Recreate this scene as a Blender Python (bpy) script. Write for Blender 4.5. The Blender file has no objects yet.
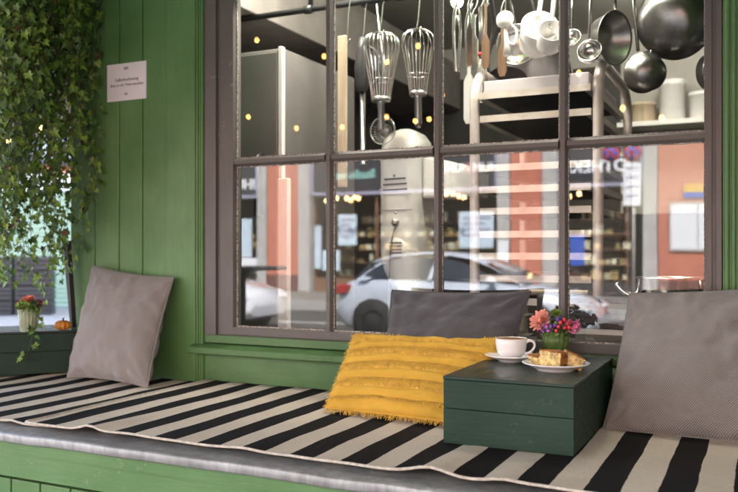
import bpy, bmesh, math, random
from mathutils import Vector, Matrix, noise
R = math.radians
PI = math.pi
S = bpy.context.scene
COL = S.collection
random.seed(7)

# ------------------------------------------------------------------ camera, sky, sun, exposure
cd = bpy.data.cameras.new('camera')
cam = bpy.data.objects.new('camera', cd); COL.objects.link(cam)
cam.location = (0, -2.55, 1.30)
cam.rotation_euler = (R(90), 0, R(25.7))
cd.sensor_width = 36.0
cd.lens = 40.0
cd.shift_y = 6.0 / 738.0
cd.clip_start = 0.05; cd.clip_end = 400
cd.dof.use_dof = True
cd.dof.focus_distance = 2.25
cd.dof.aperture_fstop = 3.6
S.camera = cam

SUN_EL, SUN_AZ = R(50), R(22)          # azimuth measured from +y towards +x: the sun stands behind the café
w = bpy.data.worlds.new('World'); S.world = w; w.use_nodes = True
nt = w.node_tree; nt.nodes.clear()
sky = nt.nodes.new('ShaderNodeTexSky'); sky.sky_type = 'NISHITA'; sky.sun_disc = False
sky.sun_elevation = SUN_EL; sky.sun_rotation = SUN_AZ
sky.dust_density = 2.0
bg = nt.nodes.new('ShaderNodeBackground'); bg.inputs['Strength'].default_value = 0.15
wo = nt.nodes.new('ShaderNodeOutputWorld')
nt.links.new(sky.outputs[0], bg.inputs[0]); nt.links.new(bg.outputs[0], wo.inputs[0])
sl = bpy.data.lights.new('sun', 'SUN'); sl.energy = 4.0; sl.angle = R(0.5); sl.color = (1, .955, .885)
sun = bpy.data.objects.new('sun', sl); COL.objects.link(sun)
sd = Vector((math.sin(SUN_AZ) * math.cos(SUN_EL), math.cos(SUN_AZ) * math.cos(SUN_EL), math.sin(SUN_EL)))
sun.rotation_euler = sd.to_track_quat('Z', 'Y').to_euler()
S.view_settings.view_transform = 'Standard'
S.view_settings.look = 'None'
S.view_settings.gamma = 1
S.view_settings.use_curve_mapping = False
S.view_settings.exposure = 3.5
S.render.engine = 'CYCLES'
S.cycles.max_bounces = 10
S.cycles.diffuse_bounces = 5
S.cycles.glossy_bounces = 5
S.cycles.transparent_max_bounces = 12
S.cycles.transmission_bounces = 6
S.cycles.sample_clamp_indirect = 6
S.cycles.use_denoising = True

# ------------------------------------------------------------------ materials
def _new(name):
    m = bpy.data.materials.new(name); m.use_nodes = True
    n = m.node_tree.nodes; l = m.node_tree.links
    return m, n, l, n['Principled BSDF']

def _math(n, l, op, a, b=None, clamp=False):
    k = n.new('ShaderNodeMath'); k.operation = op; k.use_clamp = clamp
    for i, v in enumerate((a, b)):
        if v is None: continue
        if isinstance(v, (int, float)): k.inputs[i].default_value = v
        else: l.new(v, k.inputs[i])
    return k.outputs[0]

def _mix(n, l, f, a, b, blend='MIX'):
    k = n.new('ShaderNodeMix'); k.data_type = 'RGBA'; k.blend_type = blend
    for i, v in ((0, f), (6, a), (7, b)):
        if isinstance(v, (int, float)): k.inputs[i].default_value = v
        elif isinstance(v, tuple): k.inputs[i].default_value = (*v[:3], 1)
        else: l.new(v, k.inputs[i])
    return k.outputs[2]

def _coords(n, l, scale=(1, 1, 1), kind='Object', rot=(0, 0, 0)):
    t = n.new('ShaderNodeTexCoord'); mp = n.new('ShaderNodeMapping')
    mp.inputs['Scale'].default_value = scale; mp.inputs['Rotation'].default_value = rot
    l.new(t.outputs[kind], mp.inputs[0]); return mp.outputs[0]

def _noise(n, l, vec, scale, detail=4, rough=.55):
    k = n.new('ShaderNodeTexNoise'); k.inputs['Scale'].default_value = scale
    k.inputs['Detail'].default_value = detail; k.inputs['Roughness'].default_value = rough
    if vec is not None: l.new(vec, k.inputs['Vector'])
    return k.outputs['Fac']

def _ramp(n, l, f, lo, hi):
    k = n.new('ShaderNodeMapRange'); k.clamp = True
    k.inputs['From Min'].default_value = lo; k.inputs['From Max'].default_value = hi
    l.new(f, k.inputs['Value']); return k.outputs[0]

def _bump(n, l, b, h, strength, dist=.002):
    k = n.new('ShaderNodeBump'); k.inputs['Strength'].default_value = strength; k.inputs['Distance'].default_value = dist
    l.new(h, k.inputs['Height']); l.new(k.outputs[0], b.inputs['Normal'])

def plain(name, c, rough=.5, metal=0, var=.12, scale=8, bump=0, spec=.5, coat=0, emis=None, es=0, stretch=(1, 1, 1), bscale=60):
    m, n, l, b = _new(name)
    v = _coords(n, l, stretch)
    f = _noise(n, l, v, scale, 5)
    c2 = tuple(x * (1 - 2 * var) for x in c); c1 = tuple(min(1, x * (1 + var)) for x in c)
    l.new(_mix(n, l, _ramp(n, l, f, .3, .7), c1, c2), b.inputs['Base Color'])
    b.inputs['Roughness'].default_value = rough; b.inputs['Metallic'].default_value = metal
    b.inputs['Specular IOR Level'].default_value = spec; b.inputs['Coat Weight'].default_value = coat
    if bump: _bump(n, l, b, _noise(n, l, v, bscale, 3), bump)
    if emis: b.inputs['Emission Color'].default_value = (*emis, 1); b.inputs['Emission Strength'].default_value = es
    return m

def painted_wood(name, c, rough=.42, streak=(9, 9, .7), wear=(.30, .26, .20), wear_amt=.35, var=.2, pale=None, spec=.35):
    m, n, l, b = _new(name)
    v = _coords(n, l)
    vs = _coords(n, l, streak)
    big = _ramp(n, l, _noise(n, l, v, 3.2, 4), .3, .72)
    st = _ramp(n, l, _noise(n, l, vs, 9, 6, .65), .3, .75)
    p = pale or tuple(min(1, x * (1 + var) + .008) for x in c)
    col = _mix(n, l, big, tuple(x * (1 - var) for x in c), p)
    col = _mix(n, l, _math(n, l, 'MULTIPLY', st, .45), col, tuple(x * (1 - 1.3 * var) for x in c))
    chips = _noise(n, l, v, 34, 6, .72)
    mask = _noise(n, l, v, 2.4, 2)
    ch = _ramp(n, l, _math(n, l, 'ADD', chips, _math(n, l, 'MULTIPLY', mask, .35)), .83, .86)
    col = _mix(n, l, _math(n, l, 'MULTIPLY', ch, wear_amt), col, wear)
    l.new(col, b.inputs['Base Color'])
    l.new(_math(n, l, 'ADD', _math(n, l, 'MULTIPLY', st, .2), rough - .08), b.inputs['Roughness'])
    b.inputs['Specular IOR Level'].default_value = spec
    _bump(n, l, b, _math(n, l, 'SUBTRACT', _noise(n, l, vs, 26, 5, .6), _math(n, l, 'MULTIPLY', ch, .6)), .35, .0015)
    return m

M = {}
M['green'] = painted_wood('green_paint', (.086, .208, .060), pale=(.142, .272, .104))
M['green_h'] = painted_wood('green_paint_horizontal', (.078, .180, .056), streak=(.7, 9, 9), pale=(.118, .222, .088))
M['brown'] = painted_wood('brown_paint', (.116, .108, .095), rough=.4, wear=(.25, .21, .19), wear_amt=.6, var=.12)
M['crate'] = painted_wood('dark_green_paint', (.015, .041, .026), rough=.5, streak=(.9, 5, 9), wear=(.07, .07, .055), wear_amt=.4, var=.16, spec=.2)
M['crate_side'] = M['crate']
M['mint'] = plain('mint_paint', (.27, .35, .235), .6, var=.05)
M['zinc'] = None
def mat_zinc():
    m, n, l, b = _new('zinc')
    v = _coords(n, l, (1, 1, .25)); v2 = _coords(n, l)
    s = _noise(n, l, v, 45, 6, .7); g = _noise(n, l, v2, 5, 5)
    col = _mix(n, l, _ramp(n, l, s, .35, .68), (.20, .205, .205), (.36, .37, .37))
    col = _mix(n, l, _ramp(n, l, g, .5, .75), col, (.15, .147, .14))
    l.new(col, b.inputs['Base Color']); b.inputs['Metallic'].default_value = .35
    l.new(_math(n, l, 'ADD', _math(n, l, 'MULTIPLY', s, .4), .25), b.inputs['Roughness'])
    _bump(n, l, b, s, .4, .001)
    return m
M['zinc'] = mat_zinc()

def mat_rug(name, pitch, phase):
    m, n, l, b = _new(name)
    t = n.new('ShaderNodeTexCoord'); sp = n.new('ShaderNodeSeparateXYZ'); l.new(t.outputs['Object'], sp.inputs[0])
    wob = _math(n, l, 'MULTIPLY', _math(n, l, 'SUBTRACT', _noise(n, l, t.outputs['Object'], 5, 3), .5), .012)
    fine = _math(n, l, 'MULTIPLY', _math(n, l, 'SUBTRACT', _noise(n, l, t.outputs['Object'], 320, 2), .5), .004)
    x = _math(n, l, 'ADD', _math(n, l, 'ADD', sp.outputs[0], wob), fine)
    fr = _math(n, l, 'FRACT', _math(n, l, 'DIVIDE', _math(n, l, 'SUBTRACT', x, phase), pitch))
    dark = _math(n, l, 'LESS_THAN', fr, .5)
    # the hem along the front edge (y) stays cream
    hem = _math(n, l, 'GREATER_THAN', sp.outputs[1], -.0)
    sx = _math(n, l, 'SINE', _math(n, l, 'MULTIPLY', sp.outputs[0], 2 * PI / .0052))
    sy = _math(n, l, 'SINE', _math(n, l, 'MULTIPLY', sp.outputs[1], 2 * PI / .0038))
    wv = _math(n, l, 'MULTIPLY', sx, sy)
    fl = _noise(n, l, t.outputs['Object'], 130, 3)
    soil = _ramp(n, l, _noise(n, l, t.outputs['Object'], 4, 5), .35, .75)
    cream = _mix(n, l, soil, (.76, .67, .545), (.66, .575, .46))
    cream = _mix(n, l, _math(n, l, 'MULTIPLY', fl, .4), cream, (.30, .25, .21))
    blk = _mix(n, l, fl, (.008, .007, .007), (.020, .017, .016))
    l.new(_mix(n, l, dark, cream, blk), b.inputs['Base Color'])
    b.inputs['Roughness'].default_value = .95; b.inputs['Specular IOR Level'].default_value = .15
    _bump(n, l, b, _math(n, l, 'ADD', _math(n, l, 'ADD', wv, _math(n, l, 'MULTIPLY', fl, 2.2)), _math(n, l, 'MULTIPLY', _noise(n, l, t.outputs['Object'], 11, 3), 9)), .7, .0012)
    return m
M['rug'] = mat_rug('striped_weave', .1385, -.467)
M['rug_b'] = mat_rug('striped_weave_second', .1385, -.40)
M['hem'] = plain('cream_hem', (.50, .465, .40), .95, var=.15, scale=90, bump=.5, bscale=400, spec=.15)

def mat_waffle(name, c1, c2, pitch=.0075, strength=.6):
    m, n, l, b = _new(name)
    v = _coords(n, l, (1, 1, 1), 'UV', (0, 0, R(4)))
    sp = n.new('ShaderNodeSeparateXYZ'); l.new(v, sp.inputs[0])
    k = 2 * PI / pitch
    a = _math(n, l, 'SINE', _math(n, l, 'MULTIPLY', sp.outputs[0], k))
    c = _math(n, l, 'SINE', _math(n, l, 'MULTIPLY', sp.outputs[1], k))
    wv = _math(n, l, 'MULTIPLY', a, c)
    h = _ramp(n, l, wv, -.25, .75)
    uv = _coords(n, l, (1, 1, 1), 'UV')
    cl = _noise(n, l, uv, 9, 4)
    fz = _noise(n, l, uv, 500, 2)
    col = _mix(n, l, h, c2, c1)
    col = _mix(n, l, _math(n, l, 'MULTIPLY', _ramp(n, l, cl, .3, .7), .22), col, c2)
    col = _mix(n, l, _math(n, l, 'MULTIPLY', fz, .25), col, c2)
    l.new(col, b.inputs['Base Color'])
    b.inputs['Roughness'].default_value = .92; b.inputs['Specular IOR Level'].default_value = .15
    b.inputs['Sheen Weight'].default_value = .25; b.inputs['Sheen Roughness'].default_value = .5
    _bump(n, l, b, h, strength, .0018)
    return m
M['waffle'] = mat_waffle('taupe_waffle_cloth', (.42, .395, .368), (.15, .138, .128), .0062)
M['waffle_fine'] = mat_waffle('taupe_fine_waffle_cloth', (.43, .40, .375), (.17, .156, .145), .0058, .45)
M['waffle_dark'] = mat_waffle('charcoal_waffle_cloth', (.18, .178, .188), (.040, .040, .045), .0062)
M['mustard'] = plain('mustard_cotton', (.58, .345, .05), .9, var=.07, scale=14, bump=.35, bscale=300, spec=.15)
M['fringe'] = plain('mustard_fringe', (.62, .385, .075), .95, var=.15, scale=60, spec=.1)

M['white'] = plain('white_porcelain', (.80, .79, .77), .12, var=.01, spec=.5, coat=.3)
M['coffee'] = plain('coffee_crema', (.36, .17, .055), .3, var=.3, scale=55)
M['crumb'] = plain('cake_crumb', (.76, .55, .24), .9, var=.33, scale=75, bump=1.0, bscale=110, spec=.2)
M['crust'] = plain('cake_crust', (.33, .125, .03), .7, var=.4, scale=60, bump=.8, bscale=160, spec=.3)
M['paper'] = plain('white_paper', (.78, .77, .76), .7, var=.02)
M['ink'] = plain('black_ink', (.03, .03, .03), .6, var=0)
M['rust'] = plain('dark_iron', (.045, .042, .045), .5, var=.2)
M['steel'] = plain('brushed_steel', (.42, .41, .40), .32, 1.0, var=.12, scale=18, stretch=(1, 1, .1))
M['steel_polished'] = plain('polished_steel', (.66, .65, .64), .16, 1.0, var=.05)
M['steel_dark'] = plain('dark_pan_steel', (.30, .29, .28), .33, 1.0, var=.25, scale=14)
M['alu'] = plain('tray_aluminium', (.68, .60, .53), .5, .1, var=.12, scale=12)
M['tray_base'] = plain('shaded_tray_base', (.05, .045, .04), .6, .2, var=.25, scale=10)  # dark colour stands in for the shade under the trays
M['tube'] = plain('rack_tube', (.60, .53, .49), .38, .2, var=.1, scale=15)
M['black'] = plain('black_pipe', (.02, .02, .022), .4, var=.1)
M['cream'] = plain('cream_enamel', (.72, .71, .66), .34, var=.06, scale=5, coat=.15)
M['slot'] = plain('dark_slot', (.015, .014, .013), .7, var=0)
M['wall_cream'] = plain('cream_plaster', (.42, .40, .36), .8, var=.05, scale=3)
M['wall_dark'] = plain('dark_wall', (.045, .04, .037), .7, var=.15, scale=3)
M['beam'] = plain('grey_beam', (.20, .18, .165), .6, var=.1)
M['floor'] = plain('brown_floor', (.09, .07, .055), .5, var=.2)
M['plastic_white'] = plain('white_plastic', (.72, .70, .68), .35, var=.02)
M['wood'] = plain('pale_wood', (.55, .44, .31), .6, var=.12, scale=6, stretch=(8, 8, .6))
M['wood_brown'] = plain('brown_wood', (.20, .11, .06), .55, var=.2, scale=6, stretch=(8, 8, .6))
M['card'] = plain('pale_card', (.55, .50, .52), .7, var=.04)
M['steel_box'] = plain('cabinet_steel', (.20, .185, .175), .36, .35, var=.12, scale=2.5)
M['rubber'] = plain('rubber', (.02, .02, .02), .8, var=.1)
M['asphalt'] = plain('asphalt', (.062, .057, .052), .85, var=.2, scale=30, bump=.4, bscale=120)
M['paving'] = plain('paving', (.215, .195, .17), .85, var=.12, scale=4, bump=.3)
M['kerb'] = plain('kerb_stone', (.34, .33, .32), .8, var=.12)
M['road_paint'] = plain('road_paint', (.62, .62, .60), .7, var=.1, scale=20)
M['coral'] = plain('coral_render', (.48, .165, .105), .8, var=.06, scale=2.5)
M['plinth'] = plain('red_brown_plinth', (.14, .055, .045), .8, var=.12)
M['stone'] = plain('pale_stone', (.42, .41, .40), .8, var=.08, scale=3)
M['sign_dark'] = plain('dark_sign_board', (.045, .043, .048), .4, var=.05)
M['sign_trim'] = plain('lavender_trim', (.30, .30, .42), .5, var=.05)
M['letter_white'] = plain('white_lettering', (.72, .74, .78), .5, var=0)
M['letter_mint'] = plain('mint_lettering', (.28, .55, .50), .5, var=0)
M['red'] = plain('red_enamel', (.55, .03, .04), .4, var=.02)
M['blue'] = plain('blue_enamel', (.03, .09, .45), .4, var=.02)
M['poster'] = plain('pale_blue_poster', (.50, .62, .72), .6, var=.1, scale=3)
M['yellow'] = plain('yellow_sign', (.62, .38, .05), .5, var=.05)
M['goods'] = plain('packets', (.40, .30, .12), .6, var=.45, scale=9)
M['goods_pale'] = plain('pale_packets', (.55, .55, .40), .6, var=.3, scale=12)
M['orange'] = plain('orange_panel', (.55, .16, .06), .6, var=.05)
M['shop_inside'] = plain('shop_interior', (.06, .045, .035), .8, var=.3, scale=2)
M['canvas'] = plain('dark_canvas', (.055, .05, .05), .9, var=.15, scale=4)
M['carpaint'] = plain('silver_car_paint', (.50, .55, .62), .25, .1, var=.01, coat=1)
M['carwhite'] = plain('white_car_paint', (.72, .74, .78), .25, 0, var=.01, coat=1)
M['carglass'] = plain('car_glass', (.02, .026, .032), .05, 0, var=0, spec=.8)
M['rim'] = plain('alloy_rim', (.55, .55, .56), .3, .8, var=.05)
M['lamp_red'] = plain('red_lamp', (.36, .025, .028), .15, var=0, coat=1)
M['lamp_clear'] = plain('clear_lamp', (.6, .62, .65), .1, var=0, coat=1)
M['bulb'] = plain('warm_bulb', (1, .7, .4), .3, var=0, emis=(1.0, .42, .10), es=4.2)
M['bulb_far'] = plain('warm_bulb_far', (1, .7, .4), .3, var=0, emis=(1.0, .52, .18), es=5)
M['lamp_white'] = plain('white_lamp', (1, .95, .85), .3, var=0, emis=(1, .90, .75), es=4)
M['ivy_a'] = plain('ivy_leaf_mid', (.085, .185, .028), .45, var=.3, scale=25)
M['ivy_b'] = plain('ivy_leaf_light', (.19, .32, .048), .45, var=.25, scale=25)
M['ivy_c'] = plain('ivy_leaf_deep', (.040, .100, .018), .45, var=.3, scale=25)
M['ivy_d'] = plain('ivy_leaf_dry', (.085, .05, .018), .7, var=.35, scale=25)
M['stem'] = plain('plant_stem', (.09, .10, .03), .7, var=.2)
M['pumpkin'] = plain('pumpkin_skin', (.60, .24, .025), .5, var=.15, scale=12)
M['petal_salmon'] = plain('salmon_petal', (.80, .36, .27), .7, var=.12, scale=40)
M['petal_coral'] = plain('coral_petal', (.72, .22, .14), .7, var=.12, scale=40)
M['petal_purple'] = plain('purple_petal', (.45, .17, .55), .7, var=.15, scale=60)
M['petal_violet'] = plain('violet_petal', (.17, .06, .40), .7, var=.15, scale=60)
M['petal_plum'] = plain('plum_petal', (.26, .02, .12), .7, var=.15, scale=60)
M['petal_pink'] = plain('pink_petal', (.66, .17, .33), .7, var=.12, scale=60)
M['berry'] = plain('red_berry', (.60, .035, .045), .3, var=.1, coat=.3)
M['bud'] = plain('green_bud', (.16, .26, .04), .6, var=.2, scale=50)
def mat_clear(name, tint, f0=1.9):
    m, n, l, b = _new(name); n.remove(b)
    fr = n.new('ShaderNodeFresnel'); fr.inputs['IOR'].default_value = f0
    tr = n.new('ShaderNodeBsdfTransparent'); tr.inputs[0].default_value = (*tint, 1)
    gl = n.new('ShaderNodeBsdfGlossy'); gl.inputs['Roughness'].default_value = 0.0
    bp = n.new('ShaderNodeBump'); bp.inputs['Strength'].default_value = .3; bp.inputs['Distance'].default_value = .0003   # old glass is never quite flat
    l.new(_noise(n, l, _coords(n, l), 3.0, 1), bp.inputs['Height']); l.new(bp.outputs[0], gl.inputs['Normal'])
    mx = n.new('ShaderNodeMixShader'); l.new(fr.outputs[0], mx.inputs[0])
    l.new(tr.outputs[0], mx.inputs[1]); l.new(gl.outputs[0], mx.inputs[2])
    l.new(mx.outputs[0], n['Material Output'].inputs[0]); return m
M['glass'] = mat_clear('window_glass', (.93, .95, .94), 1.87)
def mat_tumbler(name, tint, f):
    m, n, l, b = _new(name)
    b.inputs['Base Color'].default_value = (*tint, 1); b.inputs['Roughness'].default_value = .12
    b.inputs['Transmission Weight'].default_value = f; b.inputs['IOR'].default_value = 1.3
    return m
M['tumbler'] = mat_tumbler('green_tumbler_glass', (.34, .52, .16), .75)
M['tumbler_clear'] = mat_tumbler('grey_green_tumbler_glass', (.55, .62, .42), .6)

# ------------------------------------------------------------------ mesh helpers (world coordinates unless a thing says local)
class MB:
    def __init__(s): s.bm = bmesh.new()
    def quad(s, pts, mi=0):
        f = s.bm.faces.new([s.bm.verts.new(p) for p in pts]); f.material_index = mi; return f
    def box(s, x0, x1, y0, y1, z0, z1, mi=0, M4=None):
        P = [Vector(p) for p in ((x0, y0, z0), (x1, y0, z0), (x1, y1, z0), (x0, y1, z0), (x0, y0, z1), (x1, y0, z1), (x1, y1, z1), (x0, y1, z1))]
        if M4 is not None: P = [M4 @ p for p in P]
        v = [s.bm.verts.new(p) for p in P]
        for q in ((0, 3, 2, 1), (4, 5, 6, 7), (0, 1, 5, 4), (1, 2, 6, 5), (2, 3, 7, 6), (3, 0, 4, 7)):
            f = s.bm.faces.new([v[i] for i in q]); f.material_index = mi
        return s
    def prism(s, poly, axis_a, axis_b, ext0, ext1, mi=0):
        """poly: 2-D outline; axis_a/axis_b name the two axes, extruded along the third"""
        ax = 'xyz'; c = [a for a in ax if a not in (axis_a, axis_b)][0]
        def P(p, e):
            d = {axis_a: p[0], axis_b: p[1], c: e}; return (d['x'], d['y'], d['z'])
        a = [s.bm.verts.new(P(p, ext0)) for p in poly]; b = [s.bm.verts.new(P(p, ext1)) for p in poly]
        n = len(poly)
        for f in [a[::-1], b] + [[a[i], a[(i + 1) % n], b[(i + 1) % n], b[i]] for i in range(n)]:
            s.bm.faces.new(f).material_index = mi
        return s
    def tube(s, pts, r, n=8, closed=False, caps=True, mi=0):
        pts = [Vector(p) for p in pts]; N = len(pts); rr = r if isinstance(r, (list, tuple)) else [r] * N
        rings = []; up = None
        for i, p in enumerate(pts):
            a = pts[(i - 1) % N] if (i or closed) else p; b = pts[(i + 1) % N] if (i < N - 1 or closed) else p
            t = (b - a)
            if t.length < 1e-9: t = Vector((0, 0, 1))
            t.normalize()
            if up is None: up = t.orthogonal().normalized()
            else:
                up = up - t * up.dot(t)
                up = up.normalized() if up.length > 1e-6 else t.orthogonal().normalized()
            bi = t.cross(up)
            rings.append([s.bm.verts.new(p + (up * math.cos(2 * PI * k / n) + bi * math.sin(2 * PI * k / n)) * rr[i]) for k in range(n)])
        L = N if closed else N - 1
        for i in range(L):
            A, B = rings[i], rings[(i + 1) % N]
            for k in range(n):
                f = s.bm.faces.new((A[k], A[(k + 1) % n], B[(k + 1) % n], B[k])); f.material_index = mi; f.smooth = True
        if caps and not closed:
            s.bm.faces.new(rings[0][::-1]).material_index = mi; s.bm.faces.new(rings[-1]).material_index = mi
        return s
    def cyl(s, p0, p1, r, n=16, mi=0, r1=None):
        return s.tube([p0, p1], [r, r if r1 is None else r1], n, mi=mi)
    def lathe(s, prof, o=(0, 0, 0), n=32, M4=None, mi=0, rib=0, ribn=0):
        o = Vector(o); rings = []
        for r, z in prof:
            if r < 1e-6:
                p = Vector((0, 0, z)); rings.append([s.bm.verts.new(o + (M4 @ p if M4 is not None else p))])
            else:
                ring = []
                for k in range(n):
                    a = 2 * PI * k / n; q = r * (1 + rib * math.cos(ribn * a)) if ribn else r
                    p = Vector((q * math.cos(a), q * math.sin(a), z)); ring.append(s.bm.verts.new(o + (M4 @ p if M4 is not None else p)))
                rings.append(ring)
        for A, B in zip(rings, rings[1:]):
            for k in range(n):
                k2 = (k + 1) % n
                q = [A[k % len(A)], A[k2 % len(A)], B[k2 % len(B)], B[k % len(B)]]
                u = []
                for v in q:
                    if v not in u: u.append(v)
                if len(u) > 2:
                    f = s.bm.faces.new(u); f.smooth = True; f.material_index = mi
        return s
    def ball(s, c, r, n=10, mi=0, sz=1):
        prof = [(r * math.sin(PI * i / n), -r * sz * math.cos(PI * i / n)) for i in range(n + 1)]
        prof[0] = (0, -r * sz); prof[-1] = (0, r * sz)
        return s.lathe(prof, c, n * 2 if n < 8 else n + 6, mi=mi)
    def build(s, name, mat, parent=None, bevel=0, smooth=False, local=False, seg=2, recalc=True):
        if recalc: bmesh.ops.recalc_face_normals(s.bm, faces=s.bm.faces)
        me = bpy.data.meshes.new(name); s.bm.to_mesh(me); s.bm.free()
        for mm in (mat if isinstance(mat, (list, tuple)) else [mat]): me.materials.append(mm)
        if smooth: me.polygons.foreach_set('use_smooth', [True] * len(me.polygons))
        o = bpy.data.objects.new(name, me); COL.objects.link(o)
        if parent is not None:
            o.parent = parent
            if not local:
                me.transform(world_of(parent).inverted())
        if bevel:
            b = o.modifiers.new('bevel', 'BEVEL'); b.width = bevel; b.segments = seg; b.limit_method = 'ANGLE'; b.angle_limit = R(40)
            b.harden_normals = False
        return o
def world_of(o):
    m = Matrix.LocRotScale(o.location, o.rotation_euler, o.scale)
    return m if o.parent is None else world_of(o.parent) @ m
def tag(o, label=None, cat=None, group=None, kind=None):
    for k, v in (('label', label), ('category', cat), ('group', group), ('kind', kind)):
        if v: o[k] = v
    return o
def thing(name, label, cat, loc=(0, 0, 0), rz=0, group=None):
    o = bpy.data.objects.new(name, None); COL.objects.link(o); o.empty_display_size = .05
    o.location = loc; o.rotation_euler = (0, 0, rz)
    return tag(o, label, cat, group)
def children(o): return [c for c in bpy.data.objects if c.parent is o]
def copy_tree(o, parent=None):
    c = o.copy(); COL.objects.link(c)
    if parent is not None: c.parent = parent
    for ch in children(o): copy_tree(ch, c)
    return c
def arc(c, r, a0, a1, n, plane='xz', rb=None):
    out = []
    for i in range(n + 1):
        a = a0 + (a1 - a0) * i / n; p, q = r * math.cos(a), (rb or r) * math.sin(a)
        out.append(Vector(c) + Vector({'xz': (p, 0, q), 'xy': (p, q, 0), 'yz': (0, p, q)}[plane]))
    return out
def smooth_path(pts, k=6):
    P = [Vector(p) for p in pts]; out = []
    for i in range(len(P) - 1):
        p0, p1, p2, p3 = P[max(i - 1, 0)], P[i], P[i + 1], P[min(i + 2, len(P) - 1)]
        for j in range(k):
            t = j / k
            out.append(.5 * ((2 * p1) + (p2 - p0) * t + (2 * p0 - 5 * p1 + 4 * p2 - p3) * t * t + (3 * p1 - p0 - 3 * p2 + p3) * t ** 3))
    return out + [P[-1]]
def lettering(name, body, size, loc, rot, mat, parent, ext=.0006, align='CENTER', bold=0):
    c = bpy.data.curves.new(name, 'FONT'); c.body = body; c.size = size; c.extrude = ext; c.align_x = align; c.align_y = 'CENTER'
    c.offset = bold; c.materials.append(mat)
    f = bpy.data.objects.new(name + '_curve', c); COL.objects.link(f)
    bpy.context.view_layer.update()
    me = bpy.data.meshes.new_from_object(f.evaluated_get(bpy.context.evaluated_depsgraph_get()))
    bpy.data.objects.remove(f); bpy.data.curves.remove(c)
    o = bpy.data.objects.new(name, me); COL.objects.link(o)
    mw = Matrix.LocRotScale(Vector(loc), None, None) @ rot.to_4x4()
    o.parent = parent; o.matrix_local = world_of(parent).inverted() @ mw
    return o
from mathutils import Euler
FACE_OUT = Euler((R(90), 0, 0)).to_matrix()           # text read by someone facing +y
FACE_BACK = Euler((R(90), 0, R(180))).to_matrix()     # text read by someone facing -y

# ------------------------------------------------------------------ setting: ground
def struct(name, mb, mat, **k): return tag(mb.build(name, mat, **k), kind='structure')
struct('pavement', MB().box(-60, 60, -4.4, 60, -.4, 0), M['paving'])
struct('kerb', MB().box(-60, 60, -4.56, -4.403, -.4, .004), M['kerb'], bevel=.012)
struct('road', MB().box(-60, 60, -14.8, -4.563, -.5, -.12), M['asphalt'])
struct('opposite_kerb', MB().box(-60, 60, -14.96, -14.803, -.5, .104), M['kerb'], bevel=.012)
struct('opposite_pavement', MB().box(-60, 60, -70, -14.963, -.5, .1), M['paving'])
mb = MB()
for i in range(-10, 11): mb.box(i * 4 - .9, i * 4 + .9, -9.86 - .06 - 1.9, -9.86 + .06 - 1.9, -.12, -.116)
struct('lane_marking', mb, M['road_paint'])

# ------------------------------------------------------------------ the café building
GY = .03                                              # the plane of the window glass
cafe = thing('cafe_building', 'green timber café front with a large brown multi-paned window', 'building', (0, 0, 0))
mb = MB()
xs = [-2.615, -2.478, -2.349, -2.228, -2.098]
for a, b in zip(xs, xs[1:]): mb.box(a + .0022, b - .0022, 0, .022, .0, 3.3)
mb.box(-2.62, -2.10, .0135, .05, .0, 3.3)
mb.build('board_wall', M['green'], cafe, bevel=.0035)
mb = MB()
mb.box(-2.0965, -1.958, -.014, .05, 0, 3.3)
for x, r in ((-1.9515, .0055), (-1.9395, .0045), (-1.929, .0055)):
    mb.tube([(x, -.008, .0), (x, -.008, 3.3)], r, 12)
mb.box(-1.9575, -1.9225, -.007, .05, 0, 3.3)
mb.build('window_post', M['green'], cafe, bevel=.003)
mb = MB()
mb.box(-.1055, -.0445, -.004, .05, 0, 3.3)
for x, r in ((-.094, .007), (-.076, .006), (-.058, .006)): mb.tube([(x, -.006, .0), (x, -.006, 3.3)], r, 12)
mb.box(-.044, .16, -.014, .05, 0, 3.3)
for i in range(14): mb.box(.163 + i * .127, .286 + i * .127, 0, .022, 0, 3.3)
mb.box(.1605, 1.95, .0135, .05, 0, 3.3)
mb.build('window_post', M['green'], cafe, bevel=.003)
# brown window frame: stepped casing, sash, glazing bars
ZB0, ZG0, ZBAR, ZTOP = .988, 1.018, 1.637, 2.29
win = bpy.data.objects.new('window', None)
mb = MB()
def ring(x0, x1, z0, z1, ins, y0, y1):
    ix0, ix1, iz0, iz1 = ins
    mb.box(x0, ix0, y0, y1, z0, z1); mb.box(ix1, x1, y0, y1, z0, z1)
    mb.box(ix0, ix1, y0, y1, z0, iz0); mb.box(ix0, ix1, y0, y1, iz1, z1)
ring(-1.919, -.1075, .986, 2.42, (-1.868, -.122, .9875, 2.375), -.006, .07)
ring(-1.868, -.122, .9875, 2.375, (-1.832, -.134, .9905, 2.34), .006, .07)
ring(-1.832, -.134, .9905, 2.34, (-1.794, -.154, ZG0, ZTOP), .001, .052)
bars = [-1.392, -.981, -.563]
for x in bars:
    mb.prism([(x - .0135, .040), (x - .0135, .020), (x - .007, .006), (x + .007, .006), (x + .0135, .020), (x + .0135, .040)], 'x', 'y', ZG0, ZTOP)
edges = [-1.794] + bars + [-.154]
for a, b in zip(edges, edges[1:]):
    a2 = a + (.0135 if a in bars else 0); b2 = b - (.0135 if b in bars else 0)
    mb.prism([(.0415, ZBAR - .0155), (.018, ZBAR - .0155), (.0045, ZBAR - .007), (.0045, ZBAR + .007), (.018, ZBAR + .0155), (.0415, ZBAR + .0155)], 'y', 'z', a2, b2)
bpy.data.objects.remove(win)
win = mb.build('window', M['brown'], cafe, bevel=.003)
rng = random.Random(3)
M['putty'] = None
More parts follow.
